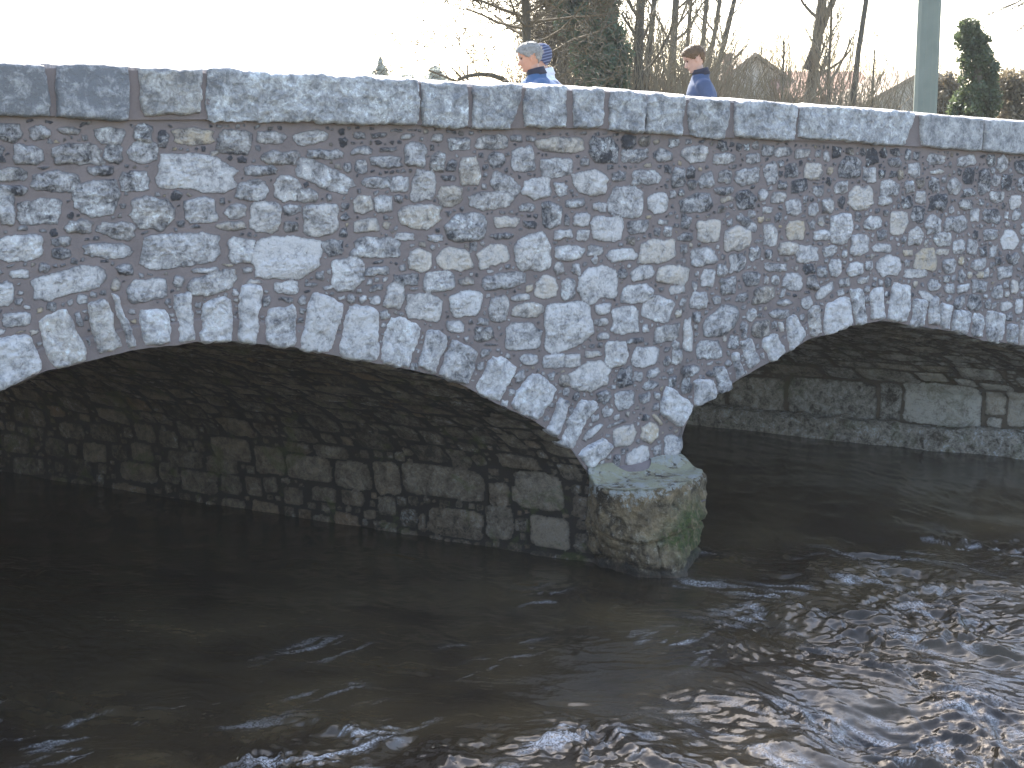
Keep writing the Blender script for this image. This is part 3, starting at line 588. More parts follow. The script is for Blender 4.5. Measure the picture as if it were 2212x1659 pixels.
# pale weathered upper rim
rim = math_(t, 'ADD', Zp, mapr(t, ne, .3, .7, -.16, .16)); rim = math_(t, 'ADD', rim, mapr(t, nc, .3, .7, -.1, .1)); c = mixc(t, mapr(t, rim, .66, .72), c, (.40, .385, .34))
c = mixc(t, math_(t, 'MULTIPLY', mapr(t, Zp, .685, .71), mapr(t, na, .4, .56), True), c, (.36, .33, .21))
a_ = N(t, 'ShaderNodeAttribute', attribute_name='stone'); sp = t.nodes.new('ShaderNodeSeparateColor'); t.links.new(a_.outputs['Color'], sp.inputs[0])
mo = math_(t, 'MULTIPLY', sp.outputs[0], mapr(t, ne, .36, .52), True); c = mixc(t, mo, c, mixc(t, mapr(t, nb, .35, .65), (.032, .042, .010), (.095, .115, .022)))
wet = mapr(t, math_(t, 'ADD', Zp, mapr(t, ne, .3, .7, -.05, .05)), .06, .12, .75, 0); c = mixc(t, wet, c, (.025, .022, .018))
t.links.new(c, b.inputs['Base Color']); b.inputs['Roughness'].default_value = .85
bump(t, b, math_(t, 'ADD', math_(t, 'MULTIPLY', ne, 1.5), nb), .035, 1.0)
per = (cor * .22)[None] * np.ones((nr, 1)); zc = C[..., 2]
mossm = np.exp(-((per - 1.95) / .30) ** 2) * np.exp(-((zc - .34) / .19) ** 2) * 1.7 + np.exp(-((per - 2.30) / .2) ** 2) * np.exp(-((zc - .15) / .2) ** 2) + np.exp(-((per - 1.75) / .3) ** 2) * np.exp(-((zc - .30) / .06) ** 2)
mossm = mossm * (zc < .66)
atc = np.zeros((nr * n1, 4), np.float32); atc[:, 0] = np.clip(mossm, 0, 1).ravel()
mesh('cutwater', Wc, gridfaces(nr, n1), M_cut, bridge, True, atc)
# mortar bed sloping from the wall foot on to the block
us = np.linspace(-.20, .74, 60); fs = np.linspace(-.05, .38, 36); A_, B_ = np.meshgrid(us, fs, indexing='ij')
edge_n = .05 + .24 * np.sin(np.clip((A_ + .2) / .98, 0, 1) * math.pi) + fbm(A_ * 6, B_ * 0, 3) * .05
zz_ = .695 + .09 * (1 - sm(B_, -.04, edge_n)) + fbm(A_ * 9, B_ * 9, 3) * .012 - .22 * sm(B_, edge_n, edge_n + .09)
mesh('mortar_bed', fpt(A_, zz_, B_), gridfaces(60, 36), M_fac, bridge, True, np.tile(np.array([[0, .5, 0, 0]], np.float32), (2160, 1)))
# pier core closing off behind the cutwater
pc = np.array([(-.12, .0), (.79, .0)])

# ================================================================== RIVER, BED, GROUND
def uw(X, Y):
    """skew coordinates of world XY: u' across the river, w' along it (measured from the nose)"""
    d = np.stack([X - NOSE[0], Y - NOSE[1]], -1); Mi = np.linalg.inv(np.array([[FD[0], TD[0]], [FD[1], TD[1]]]))
    r = d @ Mi.T; return r[..., 0], r[..., 1]
def lines(lo, hi, dn, df, flo, fhi):
    return np.unique(np.concatenate([np.arange(flo, lo, df), np.arange(lo, hi, dn), np.arange(hi, fhi, df), [fhi]]))
m, t, b = nm('river_water'); M_water = m
na = noise(t, 1.1, 5, .6, dist=.5); nb = noise(t, 6, 4, .6)
c = mixc(t, mapr(t, na, .35, .68), (.018, .0125, .008), (.062, .044, .022)); c = mixc(t, mapr(t, nb, .52, .75, 0, .4), c, (.06, .042, .02))
aw = N(t, 'ShaderNodeAttribute', attribute_name='stone'); sp = t.nodes.new('ShaderNodeSeparateColor'); t.links.new(aw.outputs['Color'], sp.inputs[0])
fo = math_(t, 'MULTIPLY', sp.outputs[0], mapr(t, noise(t, 75, 4, .75), .40, .60, .0, 1.2), True); c = mixc(t, fo, c, (.46, .45, .44))
t.links.new(mapr(t, fo, 0, 1, .11, .5), b.inputs['Roughness'])
t.links.new(c, b.inputs['Base Color']); b.inputs['IOR'].default_value = 1.40; b.inputs['Specular IOR Level'].default_value = .5
bump(t, b, noise(t, 34, 3, .6), .006, .35)
def blob(X, Y, pts, r):
    s = 0
    for px, py, rr, am in pts:
        p = on_z(px, py); s = s + am * np.exp(-((X - p[0]) ** 2 + (Y - p[1]) ** 2) / (rr * r) ** 2)
    return s
def waves(X, Y):
    # flow-aligned coordinates
    fl = -TD; al = X * fl[0] + Y * fl[1]; ac = -X * fl[1] + Y * fl[0]
    wx = fbm(X * .9, Y * .9, 3) * .35; wy = fbm(X * .9 + 40, Y * .9, 3) * .35
    amp = .20 + blob(X, Y, [(2100, 1500, 1.1, 1.0), (2212, 1350, 1.2, .9), (1850, 1400, .8, .55), (1950, 1650, .9, .95), (1500, 1640, .55, .7), (1250, 1600, .45, .75), (1000, 1650, .5, .9), (600, 1640, .45, .9), (700, 1580, .35, .5), (330, 1560, .4, .45), (60, 1540, .5, .75), (1550, 1370, .45, .75),
              (1680, 1300, .5, .6), (1850, 1230, .7, .5), (2100, 1200, 1., .6), (1540, 1210, .3, .45), (2250, 1700, 1.2, .9), (850, 1450, .35, .2), (1180, 1290, .3, .25), (1450, 1500, .4, .3), (700, 1500, .35, .25), (1750, 1560, .5, .5)], 1.0)
    amp = np.clip(amp * 1.4, 0, 1.7)
    broad = fbm((al + wx) * .8, (ac + wy) * 1.5, 3) * .055
    mid = ridge((al + wx * 1.6) * 1.7, (ac + wy * 1.6) * 5.0, 3) * .017 + fbm((al + wx * 2) * 3.2, (ac + wy * 2) * 10, 3) * .021
    fine = fbm((al + wy * 2) * 8, (ac + wx * 2) * 27, 3) * .0085 + fbm(X * 13, Y * 22, 2) * .004
    patch = sm(fbm(al * 1.1 + 3, ac * 2.6, 3), -.30, .30)
    calm = fbm(al * .7, ac * 1.2 + 5, 2) * .02 + fbm(al * 5, ac * 8, 3) * .0022
    h = calm + amp * (broad + (.2 + 1.1 * patch) * mid + (.7 + .9 * patch) * fine)
    Xk = [on_z(px, py)[0] for px, py in ((0, 1700), (900, 1650), (1350, 1610), (1700, 1440), (2212, 1310), (2400, 1250))]; Yk = [on_z(px, py)[1] for px, py in ((0, 1700), (900, 1650), (1350, 1610), (1700, 1440), (2212, 1310), (2400, 1250))]
    dl = np.interp(X, Xk, Yk) + fbm(X * .8, Y * .8, 3) * .5 - Y; sp_ = np.log1p(np.exp(np.clip(dl * 5, -30, 30))) / 5
    return h - .11 * np.minimum(sp_, 4)
xs = lines(-4.3, 5.2, .0165, .14, -12, 14); ys = lines(7.5, 12.5, .0165, .07, 3.5, 20); ys = np.unique(np.concatenate([ys, np.arange(20.5, 60, 1.)]))
XX, YY = np.meshgrid(xs, ys, indexing='ij')
hw = waves(XX, YY)
def foam(X, Y):
    a0, a1 = on_z(300, 1645), on_z(520, 1590); d2 = (a1 - a0)[:2]; d2 /= np.linalg.norm(d2); fl = -TD[:2]
    F = 0
    for d_, reg, k in ((d2, [(60, 1540, .45, .9), (250, 1600, .5, .8), (440, 1560, .3, .8), (620, 1620, .4, 1.2), (760, 1635, .3, 1.1), (1000, 1640, .45, 1.2), (1180, 1600, .3, 1.0), (1350, 1640, .4, .8), (600, 1500, .3, .6), (720, 1480, .25, .6), (1080, 1470, .35, .5), (900, 1560, .35, .5), (1180, 1290, .3, .6), (700, 1400, .4, .45), (1060, 1400, .4, .45), (1450, 1400, .4, .7)], 0),
                       (fl, [(1600, 1345, .35, 1.2), (1500, 1275, .25, 1.0), (1700, 1290, .4, .9), (1850, 1230, .6, .8), (1560, 1190, .25, .8), (2100, 1180, .7, .9), (1900, 1350, .6, .7), (2150, 1330, .7, .8), (2000, 1500, .9, .7), (2212, 1640, .9, .8), (1650, 1600, .7, .6)], 30)):
        al = X * d_[0] + Y * d_[1]; ac = -X * d_[1] + Y * d_[0]; w1 = fbm(X * 2.2 + k, Y * 2.2, 3) * .12
        st = sm(fbm((al + w1) * 2.6 + k, (ac + w1) * 15, 4, .62), .10, .34); cl = sm(fbm(al * 1.6 + k + 7, ac * 3.2, 2), -.18, .25)
        F = F + st * cl * np.clip(blob(X, Y, reg, .8), 0, 1.2)
    return np.clip(F, 0, 1)
fm = foam(XX, YY); fat = np.zeros((fm.size, 4), np.float32); fat[:, 0] = fm.ravel(); hw = hw + fm * .006
water = mesh('river_water', np.stack([XX, YY, hw], -1), gridfaces(len(xs), len(ys)), M_water, None, True, fat)
tag(water, 'dark brown river water flowing under the arches with bright ripples', 'river', kind='structure')

m, t, b = nm('bank_ground'); M_gr = m
na = noise(t, .6, 6, .65); nb = noise(t, 9, 4, .6)
c = mixc(t, mapr(t, na, .35, .65), (.10, .085, .05), (.07, .085, .03)); c = mixc(t, mapr(t, nb, .4, .7, 0, .5), c, (.16, .14, .09)); t.links.new(c, b.inputs['Base Color']); b.inputs['Roughness'].default_value = .95
bump(t, b, nb, .03, .6)
def sym(f): return np.unique(np.concatenate([-f[::-1], f]))
gs = np.concatenate([np.arange(0, 24, .4), np.arange(24, 80, 4), np.arange(80, 801, 60)]); gs = sym(gs)
U1, W1 = np.meshgrid(gs, gs, indexing='ij')
down = np.clip(-W1 - .3, 0, 14); bank = sm(-U1 - .65 * down, 6.25, 7.8) + sm(U1 - .5 * down, 7.15, 8.7)
zz = -.9 + bank * (.9 + 2.45) + fbm(U1 * .4, W1 * .4, 3) * (.12 * bank + .05)
P_ = NOSE + FD * U1[..., None] + TD * W1[..., None]; P_[..., 2] = zz
gr = mesh('ground', P_, gridfaces(len(gs), len(gs)), M_gr, None, True)
tag(gr, 'river bed and grassy banks around the bridge', 'ground', kind='structure')

# ================================================================== BACKGROUND
M_bark = simple('bark_grey_brown', (.10, .085, .06), .95, (.06, .05, .035), 8, .02)
M_twig = simple('bare_twigs', (.135, .105, .065), .95, (.09, .07, .045), 5)
M_twig2 = simple('pale_brush', (.24, .20, .13), .95, (.15, .12, .08), 5)
def leafm(name, a, b_):
    m, t, b = nm(name); t.links.new(mixc(t, mapr(t, noise(t, 1.6, 4, .6), .35, .65), a, b_), b.inputs['Base Color']); b.inputs['Roughness'].default_value = .6
    tr = t.nodes.new('ShaderNodeBsdfTranslucent'); tr.inputs[0].default_value = (*[min(1, x * 1.6) for x in b_], 1); mx = t.nodes.new('ShaderNodeMixShader'); mx.inputs[0].default_value = .3
    t.links.new(b.outputs[0], mx.inputs[1]); t.links.new(tr.outputs[0], mx.inputs[2]); t.links.new(mx.outputs[0], t.nodes['Material Output'].inputs[0]); return m
M_ivy = leafm('ivy_leaves', (.05, .085, .048), (.095, .135, .08)); M_con = leafm('cypress_leaves', (.03, .05, .025), (.07, .09, .04)); M_brown = leafm('dry_leaves', (.11, .09, .055), (.17, .14, .09))
M_far = leafm('haze_lightened_foliage', (.32, .34, .29), (.42, .43, .38))  # leaf colour lightened to stand in for haze over the distance

def branch(acc, p, d, L, r, depth, maxd, spread=.55, kids=3, up=.15, wob=.12, k=5, leafpts=None, rs=None):
    rs = rs or random
    n = 6 if depth == 0 else 4
    pts = [np.array(p, float)]; dd = np.array(d, float); dd /= np.linalg.norm(dd)
    for i in range(n):
        dd = dd + np.array([rs.gauss(0, wob), rs.gauss(0, wob), rs.gauss(up * .3, wob * .7)]); dd /= np.linalg.norm(dd); pts.append(pts[-1] + dd * L / n)
    rad = np.linspace(r, r * .5, n + 1); acc.tube(pts, rad, max(3, k - depth))
    if leafpts is not None and depth >= maxd - 1: leafpts.extend(pts[2:])
    if depth < maxd:
        for i in range(kids + (2 if depth == 0 else 0)):
            tpos = rs.uniform(.3, 1) if depth else rs.uniform(.25, 1); q = tpos * n; i0 = int(min(q, n - 1)); pp = pts[i0] + (pts[i0 + 1] - pts[i0]) * (q - i0)
            nd = dd + np.array([rs.gauss(0, spread), rs.gauss(0, spread), rs.gauss(up, spread * .7)])
            branch(acc, pp, nd, L * rs.uniform(.42, .68), max(.004, r * (1 - .5 * tpos) * rs.uniform(.4, .62)), depth + 1, maxd, spread, kids, up, wob, k, leafpts, rs)
def leaves(name, pts, size, mat, parent, thick=.55):
    pts = np.asarray(pts, float); n = len(pts); nrm = rng.normal(0, 1, (n, 3)); nrm /= np.linalg.norm(nrm, axis=1)[:, None]
    a = np.cross(nrm, rng.normal(0, 1, (n, 3))); a /= np.linalg.norm(a, axis=1)[:, None]; b_ = np.cross(nrm, a); s = size * rng.uniform(.6, 1.4, (n, 1))
    co = np.stack([pts - a * s, pts + b_ * s * thick, pts + a * s, pts - b_ * s * thick], 1)
    return mesh(name, co, np.arange(n * 4).reshape(-1, 4), mat, parent, False)
GZ = 2.4
def base(px, Y, z=GZ): p = at(px, 290, Y); p[2] = z; return p
def tree(name, label, cat, px, Y, H_, r, mat=M_bark, twig=M_twig, lean=(0, 0), first=.3, nb=16, bl=.25, maxd=3, spread=.5, kids=3, up=.25, group=None, foliage=None, seed=1, kink=.5):
    rs = random.Random(seed); b0 = base(px, Y); root = empty(name, tuple(b0)); tag(root, label, cat, group)
    a = Acc(); n = 12; pts = []; q = b0.copy()
    for i in range(n + 1):
        f = i / n; pts.append(b0 + np.array([lean[0] * f * H_ + rs.gauss(0, .012 * kink * H_ * .3), lean[1] * f * H_, f * H_ - .3]))
    a.tube(pts, np.linspace(r, r * .35, n + 1) * (1 + .06 * rng.normal(0, 1, n + 1)), 9); a.build('trunk', mat, root)
    c_ = Acc(); lp = []
    for i in range(nb):
        f = rs.uniform(first, 1); j = min(n - 1, int(f * n)); p = pts[j] + (pts[j + 1] - pts[j]) * (f * n - j); th = rs.uniform(0, 6.28)
        branch(c_, p, (math.cos(th), math.sin(th), up * 1.5), H_ * bl * rs.uniform(.6, 1.1) * (1.15 - .6 * f), r * .32 * (1.2 - .7 * f), 1, maxd, spread, kids, up, .16, 5, lp, rs)
    if nb: c_.build('crown', twig, root, False)
    if foliage:
        mt, cnt, size, sc_ = foliage; idx = rng.integers(0, len(lp), cnt); leaves('foliage', np.array(lp)[idx] + rng.normal(0, sc_, (cnt, 3)), size, mt, root, .10)
    return root, lp
def px2m(n, Y): return n * Y / FP
G1 = 'tall bare trunks behind the parapet'
# --- tall trunks  (px at base, Y, lean in x per metre)
for k, (pb, pt, wpx, Y, lab) in enumerate([(1379, 1385, 23, 34, 'thickest dark straight trunk right of the ivy clad tree'), (1395, 1411, 13, 36, 'thinner dark trunk just right of the thickest one'), (1447, 1459, 17, 42, 'pale bare trunk left of the walking man with brown hair'),
        (1478, 1492, 10, 46, 'slim bare trunk rising behind the head of the brown haired man'), (1507, 1524, 11, 46, 'slim bare trunk just right of the brown haired man'), (1517, 1552, 11, 44, 'leaning slim trunk, second from right in its clump'), (1530, 1580, 12, 44, 'rightmost and most leaning slim trunk of its clump'),
        (1841, 1866, 13, 36, 'single bare trunk left of the grey pole')]):
    p0, p1 = at(pb, 200, Y), at(pt, 0, Y); ln = (p1[0] - p0[0]) / (p1[2] - p0[2]); bx = p0[0] - ln * (p0[2] - GZ)
    r = px2m(wpx, Y) / 2; bp = 1106 + bx / Y * FP * 1.0
    # solve px for base so that x matches
    root, lp = tree('bare_tree', lab, 'tree', 1106, Y, 13, r * 1.12, lean=(ln, 0), first=.18, nb=20, bl=.12, maxd=3, kids=3, up=.5, group=G1, seed=20 + k, kink=.35)
    root.location.x = bx
# --- bare branching trees
def moved(root, px, Y): root.location.x = at(px, 200, Y)[0]; return root
r_, _ = tree('bare_tree', 'bare spreading tree left of the ivy clad tree, above the grey haired man', 'tree', 1106, 30, 7.5, .12, lean=(-.10, 0), first=.12, nb=40, bl=.30, maxd=4, spread=.62, kids=3, up=.12, seed=5, foliage=(M_twig, 14000, .10, .16)); moved(r_, 1176, 30)
r_, _ = tree('bare_tree', 'brown tangled tree between the spreading bare tree and the ivy', 'tree', 1106, 36, 8.5, .16, lean=(.01, 0), first=.08, nb=44, bl=.2, maxd=4, spread=.5, kids=3, up=.5, seed=6, foliage=(M_twig, 45000, .10, .24)); moved(r_, 1210, 36)
r_, _ = tree('bare_tree', 'pale forked tree with two thick stems left of the grey pole', 'tree', 1106, 40, 9, .17, lean=(.10, 0), first=.25, nb=18, bl=.22, maxd=3, up=.4, seed=8); moved(r_, 1730, 40)
a = Acc(); p0, p1 = at(1742, 150, 40), at(1822, -60, 40); a.tube([p0 + (p1 - p0) * f for f in np.linspace(0, 1, 8)], np.linspace(.11, .06, 8), 8)
o = a.build('stem', M_bark, r_)
o.matrix_parent_inverse = Matrix.Translation(r_.location).inverted()
r_, _ = tree('bare_tree', 'fine twigged bare tree in front of the red roof', 'tree', 1106, 38, 4.6, .07, first=.1, nb=46, bl=.34, maxd=4, spread=.4, kids=3, up=.7, seed=9, twig=M_twig2); moved(r_, 1790, 38)
r_, _ = tree('bare_tree', 'fine twigged bare tree in front of the gable with the chimney', 'tree', 1106, 38, 3.6, .06, first=.1, nb=34, bl=.34, maxd=4, spread=.4, kids=3, up=.7, seed=10, twig=M_twig2); moved(r_, 1690, 38)
r_, _ = tree('bare_tree', 'small bare tree between the single trunk and the grey pole', 'tree', 1106, 38, 3.4, .05, first=.1, nb=26, bl=.3, maxd=4, spread=.4, kids=3, up=.6, seed=11, twig=M_twig2); moved(r_, 1885, 38)
r_, _ = tree('bare_tree', 'low bare tree far off above the middle of the parapet', 'tree', 1106, 60, 4.0, .08, first=.15, nb=24, bl=.36, maxd=4, spread=.6, kids=3, up=.2, seed=12); moved(r_, 1010, 60)
# arching low branch tree
root = empty('fallen_tree', tuple(base(1000, 32))); tag(root, 'dark arching bare bough just above the parapet left of the grey haired man', 'bough')
a = Acc(); pts = [at(x, y, 32) for x, y in [(975, 200), (992, 172), (1010, 164), (1035, 160), (1062, 162), (1085, 170), (1105, 186), (1110, 240)]]; a.tube(pts, [.03, .035, .04, .045, .05, .055, .06, .07], 7); a.build('bough', M_bark, root)
# far small trees left
GF = 'far off pale trees on the skyline'
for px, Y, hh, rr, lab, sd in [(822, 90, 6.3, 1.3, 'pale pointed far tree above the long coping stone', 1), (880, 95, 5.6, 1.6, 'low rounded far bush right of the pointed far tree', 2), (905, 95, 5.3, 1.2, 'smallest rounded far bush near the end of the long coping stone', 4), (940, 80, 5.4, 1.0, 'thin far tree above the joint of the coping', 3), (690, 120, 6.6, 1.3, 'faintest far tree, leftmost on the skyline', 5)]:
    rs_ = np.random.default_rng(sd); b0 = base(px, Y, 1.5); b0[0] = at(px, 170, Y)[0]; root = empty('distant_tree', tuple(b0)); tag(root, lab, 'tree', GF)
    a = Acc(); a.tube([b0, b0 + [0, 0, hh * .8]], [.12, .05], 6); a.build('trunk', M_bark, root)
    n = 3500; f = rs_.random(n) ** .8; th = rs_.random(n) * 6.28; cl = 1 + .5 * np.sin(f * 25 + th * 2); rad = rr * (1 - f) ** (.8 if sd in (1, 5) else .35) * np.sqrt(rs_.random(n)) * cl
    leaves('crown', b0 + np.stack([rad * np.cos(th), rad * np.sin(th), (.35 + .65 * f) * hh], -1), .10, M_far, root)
# ivy clad tree
def crown_pts(n, prof_, rs_, lump=.35):
    """points through an uneven crown; prof_: list of (height, cx, cy, radius)"""
    P = np.array(prof_, float); w_ = P[:, 3] ** 2; w_ /= w_.sum(); k = rs_.choice(len(P), n, p=w_)
    d = rs_.normal(0, 1, (n, 3)); d /= np.linalg.norm(d, axis=1)[:, None]; r = P[k, 3] * rs_.random(n) ** .45
    return np.stack([P[k, 1] + d[:, 0] * r, P[k, 2] + d[:, 1] * r, P[k, 0] + d[:, 2] * r * 1.1], -1)
def clump_tree(name, label, cat, outline, Y, zb, cl_r, ncl, nleaf, lsize, mat, seed, trunk_px=None, bark=M_bark, depth=.8):
    """outline: list of (y px, x left px, x right px)"""
    rs_ = np.random.default_rng(seed); o_ = np.array(outline, float)
    b0 = base(trunk_px, Y); b0[0] = at(trunk_px, 200, Y)[0]; root = empty(name, tuple(b0)); tag(root, label, cat)
    topz = at(1106, o_[0, 0], Y)[2]
    a = Acc(); a.tube([b0 - [0, 0, .3], b0 + [.05, 0, (topz - GZ) * .5], b0 + [0, 0, (topz - GZ) * .93]], [.22, .15, .05], 8); a.build('trunk', bark, root)
    pr = []
    for i in range(ncl):
        y = rs_.uniform(o_[0, 0], o_[-1, 0]); xl = np.interp(y, o_[:, 0], o_[:, 1]); xr = np.interp(y, o_[:, 0], o_[:, 2]); f = rs_.random()
        R_ = px2m((xr - xl) / 2, Y); c_ = at((xl + xr) / 2, y, Y); th = rs_.uniform(0, 6.28); q = R_ * math.sqrt(rs_.random()) * 1.0; r = cl_r * rs_.uniform(.5, 1.3)
        q = max(0, min(q, R_ - r * .6)); pr.append((c_[2], c_[0] + q * math.cos(th), c_[1] + q * math.sin(th) * depth, min(r, R_ * .8)))
    leaves('crown', crown_pts(nleaf, pr, rs_), lsize, mat, root); return root
clump_tree('ivy_clad_tree', 'tall tree wrapped in dark green ivy behind the middle of the parapet', 'tree', [(-120, 1180, 1300), (-20, 1195, 1330), (30, 1200, 1335), (80, 1225, 1345), (120, 1232, 1362), (150, 1235, 1358), (200, 1240, 1350), (240, 1245, 1345)], 33, 0, .24, 150, 26000, .055, M_ivy, 21, 1280)
clump_tree('cypress', 'dark green columnar cypress right of the grey pole', 'tree', [(44, 2078, 2102), (60, 2070, 2118), (85, 2066, 2136), (115, 2064, 2146), (135, 2076, 2152), (150, 2084, 2160), (180, 2072, 2150), (210, 2058, 2156), (290, 2050, 2170)], 30, 0, .19, 85, 12000, .042, M_con, 22, 2105)
clump_tree('hedge_bush', 'brown bush between the grey pole and the cypress', 'bush', [(165, 2040, 2060), (180, 2005, 2080), (220, 1985, 2090), (290, 1980, 2095)], 34, 0, .22, 50, 5000, .045, M_brown, 23, 2030)
clump_tree('hedge_bush', 'brown bush at the right edge beyond the cypress', 'bush', [(160, 2160, 2185), (175, 2140, 2230), (210, 2130, 2290), (290, 2130, 2300)], 31, 0, .22, 60, 6500, .045, M_brown, 24, 2190)
# thicket of brush behind the wall (nobody could count it)
rs = random.Random(77); a = Acc()
for i in range(1900):
    px = rs.choice([rs.uniform(1130, 1360), rs.uniform(1340, 1560), rs.uniform(1340, 1560), rs.uniform(1540, 1930), rs.uniform(1540, 2220)]); Y = rs.uniform(33, 44)
    b0 = base(px, Y); b0[0] = at(px, 200, Y)[0]; H_ = float(np.interp(px, [1130, 1340, 1480, 1560, 1900, 1990, 2220], [3.0, 3.8, 3.6, 2.9, 2.6, 2.4, 2.7])) * rs.uniform(.55, 1.15)
    pts = [b0]; d = np.array([rs.gauss(0, .2), rs.gauss(0, .2), 1])
    for j in range(5): d = d + np.array([rs.gauss(0, .14), rs.gauss(0, .14), .05]); pts.append(pts[-1] + d / np.linalg.norm(d) * H_ / 5)
    a.tube(pts, np.linspace(.016, .005, 6), 3)
    for j in range(7):
        p = pts[rs.randint(1, 5)]; d2 = d + np.array([rs.gauss(0, .7), rs.gauss(0, .7), rs.gauss(.1, .3)]); e = p + d2 / np.linalg.norm(d2) * rs.uniform(.2, .6); a.tube([p, (p + e) / 2 + rs.gauss(0, .02), e], [.007, .005, .003], 3)
th_ = a.build('brush_thicket', M_twig2, None, False); tag(th_, 'tangled pale brown brush behind the parapet', 'brush', kind='stuff')

# houses
M_roof = simple('clay_roof', (.30, .17, .11), .9, (.22, .12, .08), 4); M_wallh = simple('render_wall', (.42, .38, .32), .9, (.36, .32, .27), 2); M_sl = simple('grey_roof', (.32, .25, .18), .9, (.26, .20, .14), 3)
M_glass = simple('window_glass', (.04, .05, .06), .1, (.05, .06, .07), 2); M_white = simple('white_frame', (.75, .75, .75), .6, (.7, .7, .7), 2)
def house(label, Y, x0, x1, ye, xa, ya, depth, roofm, gable_front=True, zb=GZ):
    """outline from the photo: eaves left/right px, eave height px, apex px"""
    pL, pR, pA = at(x0, ye, Y), at(x1, ye, Y), at(xa, ya, Y); root = empty('house', (float((pL[0] + pR[0]) / 2), Y, zb)); tag(root, label, 'house')
    ze = pL[2]; za = pA[2]; xm = pA[0] if gable_front else (pL[0] + pR[0]) / 2
    a = Acc()
    if gable_front:
        co = [(pL[0], Y, zb), (pR[0], Y, zb), (pR[0], Y, ze), (xm, Y, za), (pL[0], Y, ze), (pL[0], Y + depth, zb), (pR[0], Y + depth, zb), (pR[0], Y + depth, ze), (xm, Y + depth, za), (pL[0], Y + depth, ze)]
        mesh('wall', co, [(0, 1, 2, 3, 4), (6, 5, 9, 8, 7), (1, 6, 7, 2), (5, 0, 4, 9)], M_wallh, root, False)
        e = .25; sl = (za - ze) / max(.1, xm - pL[0]); sr = (za - ze) / max(.1, pR[0] - xm)
        for sx, sl_ in ((-1, sl), (1, sr)):
            xe = (pL[0] if sx < 0 else pR[0]) + sx * e; zz0 = ze - sl_ * e + .04
            c = [(xe, Y - .3, zz0), (xm, Y - .3, za + .04), (xm, Y + depth + .3, za + .04), (xe, Y + depth + .3, zz0)]; c += [(x, y, z + .14) for x, y, z in c]
            mesh('roof_slope', c, [(0, 3, 2, 1), (4, 5, 6, 7), (0, 1, 5, 4), (1, 2, 6, 5), (2, 3, 7, 6), (3, 0, 4, 7)], roofm, root, False)
    else:
        co = [(pL[0], Y, zb), (pR[0], Y, zb), (pR[0], Y, ze), (pL[0], Y, ze), (pL[0], Y + depth, zb), (pR[0], Y + depth, zb), (pR[0], Y + depth, ze), (pL[0], Y + depth, ze), (pL[0], Y + depth / 2, za), (pR[0], Y + depth / 2, za)]
        mesh('wall', co, [(0, 1, 2, 3), (5, 4, 7, 6), (1, 5, 6, 9, 2), (4, 0, 3, 8, 7)], M_wallh, root, False)
        s = (za - ze) / (depth / 2); e = .4
        for y0, y1 in ((Y - e, Y + depth / 2), (Y + depth + e, Y + depth / 2)):
            c = [(pL[0] - .3, y0, ze - s * e + .04), (pR[0] + .3, y0, ze - s * e + .04), (pR[0] + .3, y1, za + .04), (pL[0] - .3, y1, za + .04)]; c += [(x, y, z + .15) for x, y, z in c]
            mesh('roof_slope', c, [(0, 1, 2, 3), (4, 7, 6, 5), (0, 4, 5, 1), (1, 5, 6, 2), (2, 6, 7, 3), (3, 7, 4, 0)], roofm, root, False)
    return root
h1 = house('pale gabled house with a tall chimney behind bare twigs', 58, 1560, 1705, 178, 1630, 124, 7, M_sl)
a = Acc(); pc0 = at(1575, 160, 57); pc1 = at(1575, 117, 57); a.box(((pc0[0]), 57.5, (pc0[2] + pc1[2]) / 2 - .5), (.16, .2, (pc1[2] - pc0[2]) / 2 + .5)); a.box((pc0[0], 57.5, pc1[2]), (.19, .23, .05)); a.build('chimney', M_roof, h1, False)
h2 = house('long house with a reddish tiled roof behind bare trees', 56, 1700, 1880, 215, 1790, 158, 6, M_roof, False)
h3 = house('brown roofed house with a bright skylight beside the grey pole', 48, 1885, 2110, 222, 2000, 158, 7, M_sl)
p = at(1944, 199, 47.6); a = Acc(); q = Acc(); M_sky = simple('skylight_glass', (.6, .65, .7), .03, (.6, .65, .7), 2, spec=1.0)
sl_ = math.atan2(at(1106, 158, 48)[2] - at(1106, 222, 48)[2], at(2000, 200, 48)[0] - at(1885, 200, 48)[0])
c_ = math.cos(sl_); s_ = math.sin(sl_); ax = np.array([[c_, 0, s_], [0, 1, 0], [-s_, 0, c_]])
q.box((p[0] + .1, 48.3, p[2] + .25), (.22, .35, .05), ax); fr = q.build('skylight', M_white, h3, False)

# grey pole
pp_ = at(2004, 100, 19.5); root = empty('lamp_post', (pp_[0], 19.5, 2.5)); tag(root, 'thick pale grey pole standing behind the right part of the parapet', 'pole')
M_pole = simple('pole_paint', (.175, .195, .16), .8, (.14, .16, .13), 3)
a = Acc(); lnx = (at(2010, 0, 19.5)[0] - at(1998, 240, 19.5)[0]) / (at(2010, 0, 19.5)[2] - at(1998, 240, 19.5)[2]); x0 = at(1998, 240, 19.5)[0]
r0 = px2m(47, 19.5) / 2; a.tube([np.array([x0, 19.5, 2.3 + k * .8]) for k in range(11)], [r0 * (1.08 - .012 * k) for k in range(11)], 12); a.build('shaft', M_pole, root, False)
a = Acc(); a.tube([np.array([x0, 19.5, 2.3]), np.array([x0, 19.5, 2.75])], [r0 * 1.35, r0 * 1.3], 28); a.build('base_collar', M_pole, root)
a = Acc(); a.tube([np.array([x0, 19.5, 10.2]), np.array([x0 - .3, 19.3, 10.6]), np.array([x0 - 1.2, 19, 10.7])], [.06, .05, .045], 10); a.build('arm', M_pole, root)
a = Acc(); a.box((x0 - 1.5, 18.9, 10.68), (.35, .12, .06)); a.build('lamp_head', M_pole, root, False)

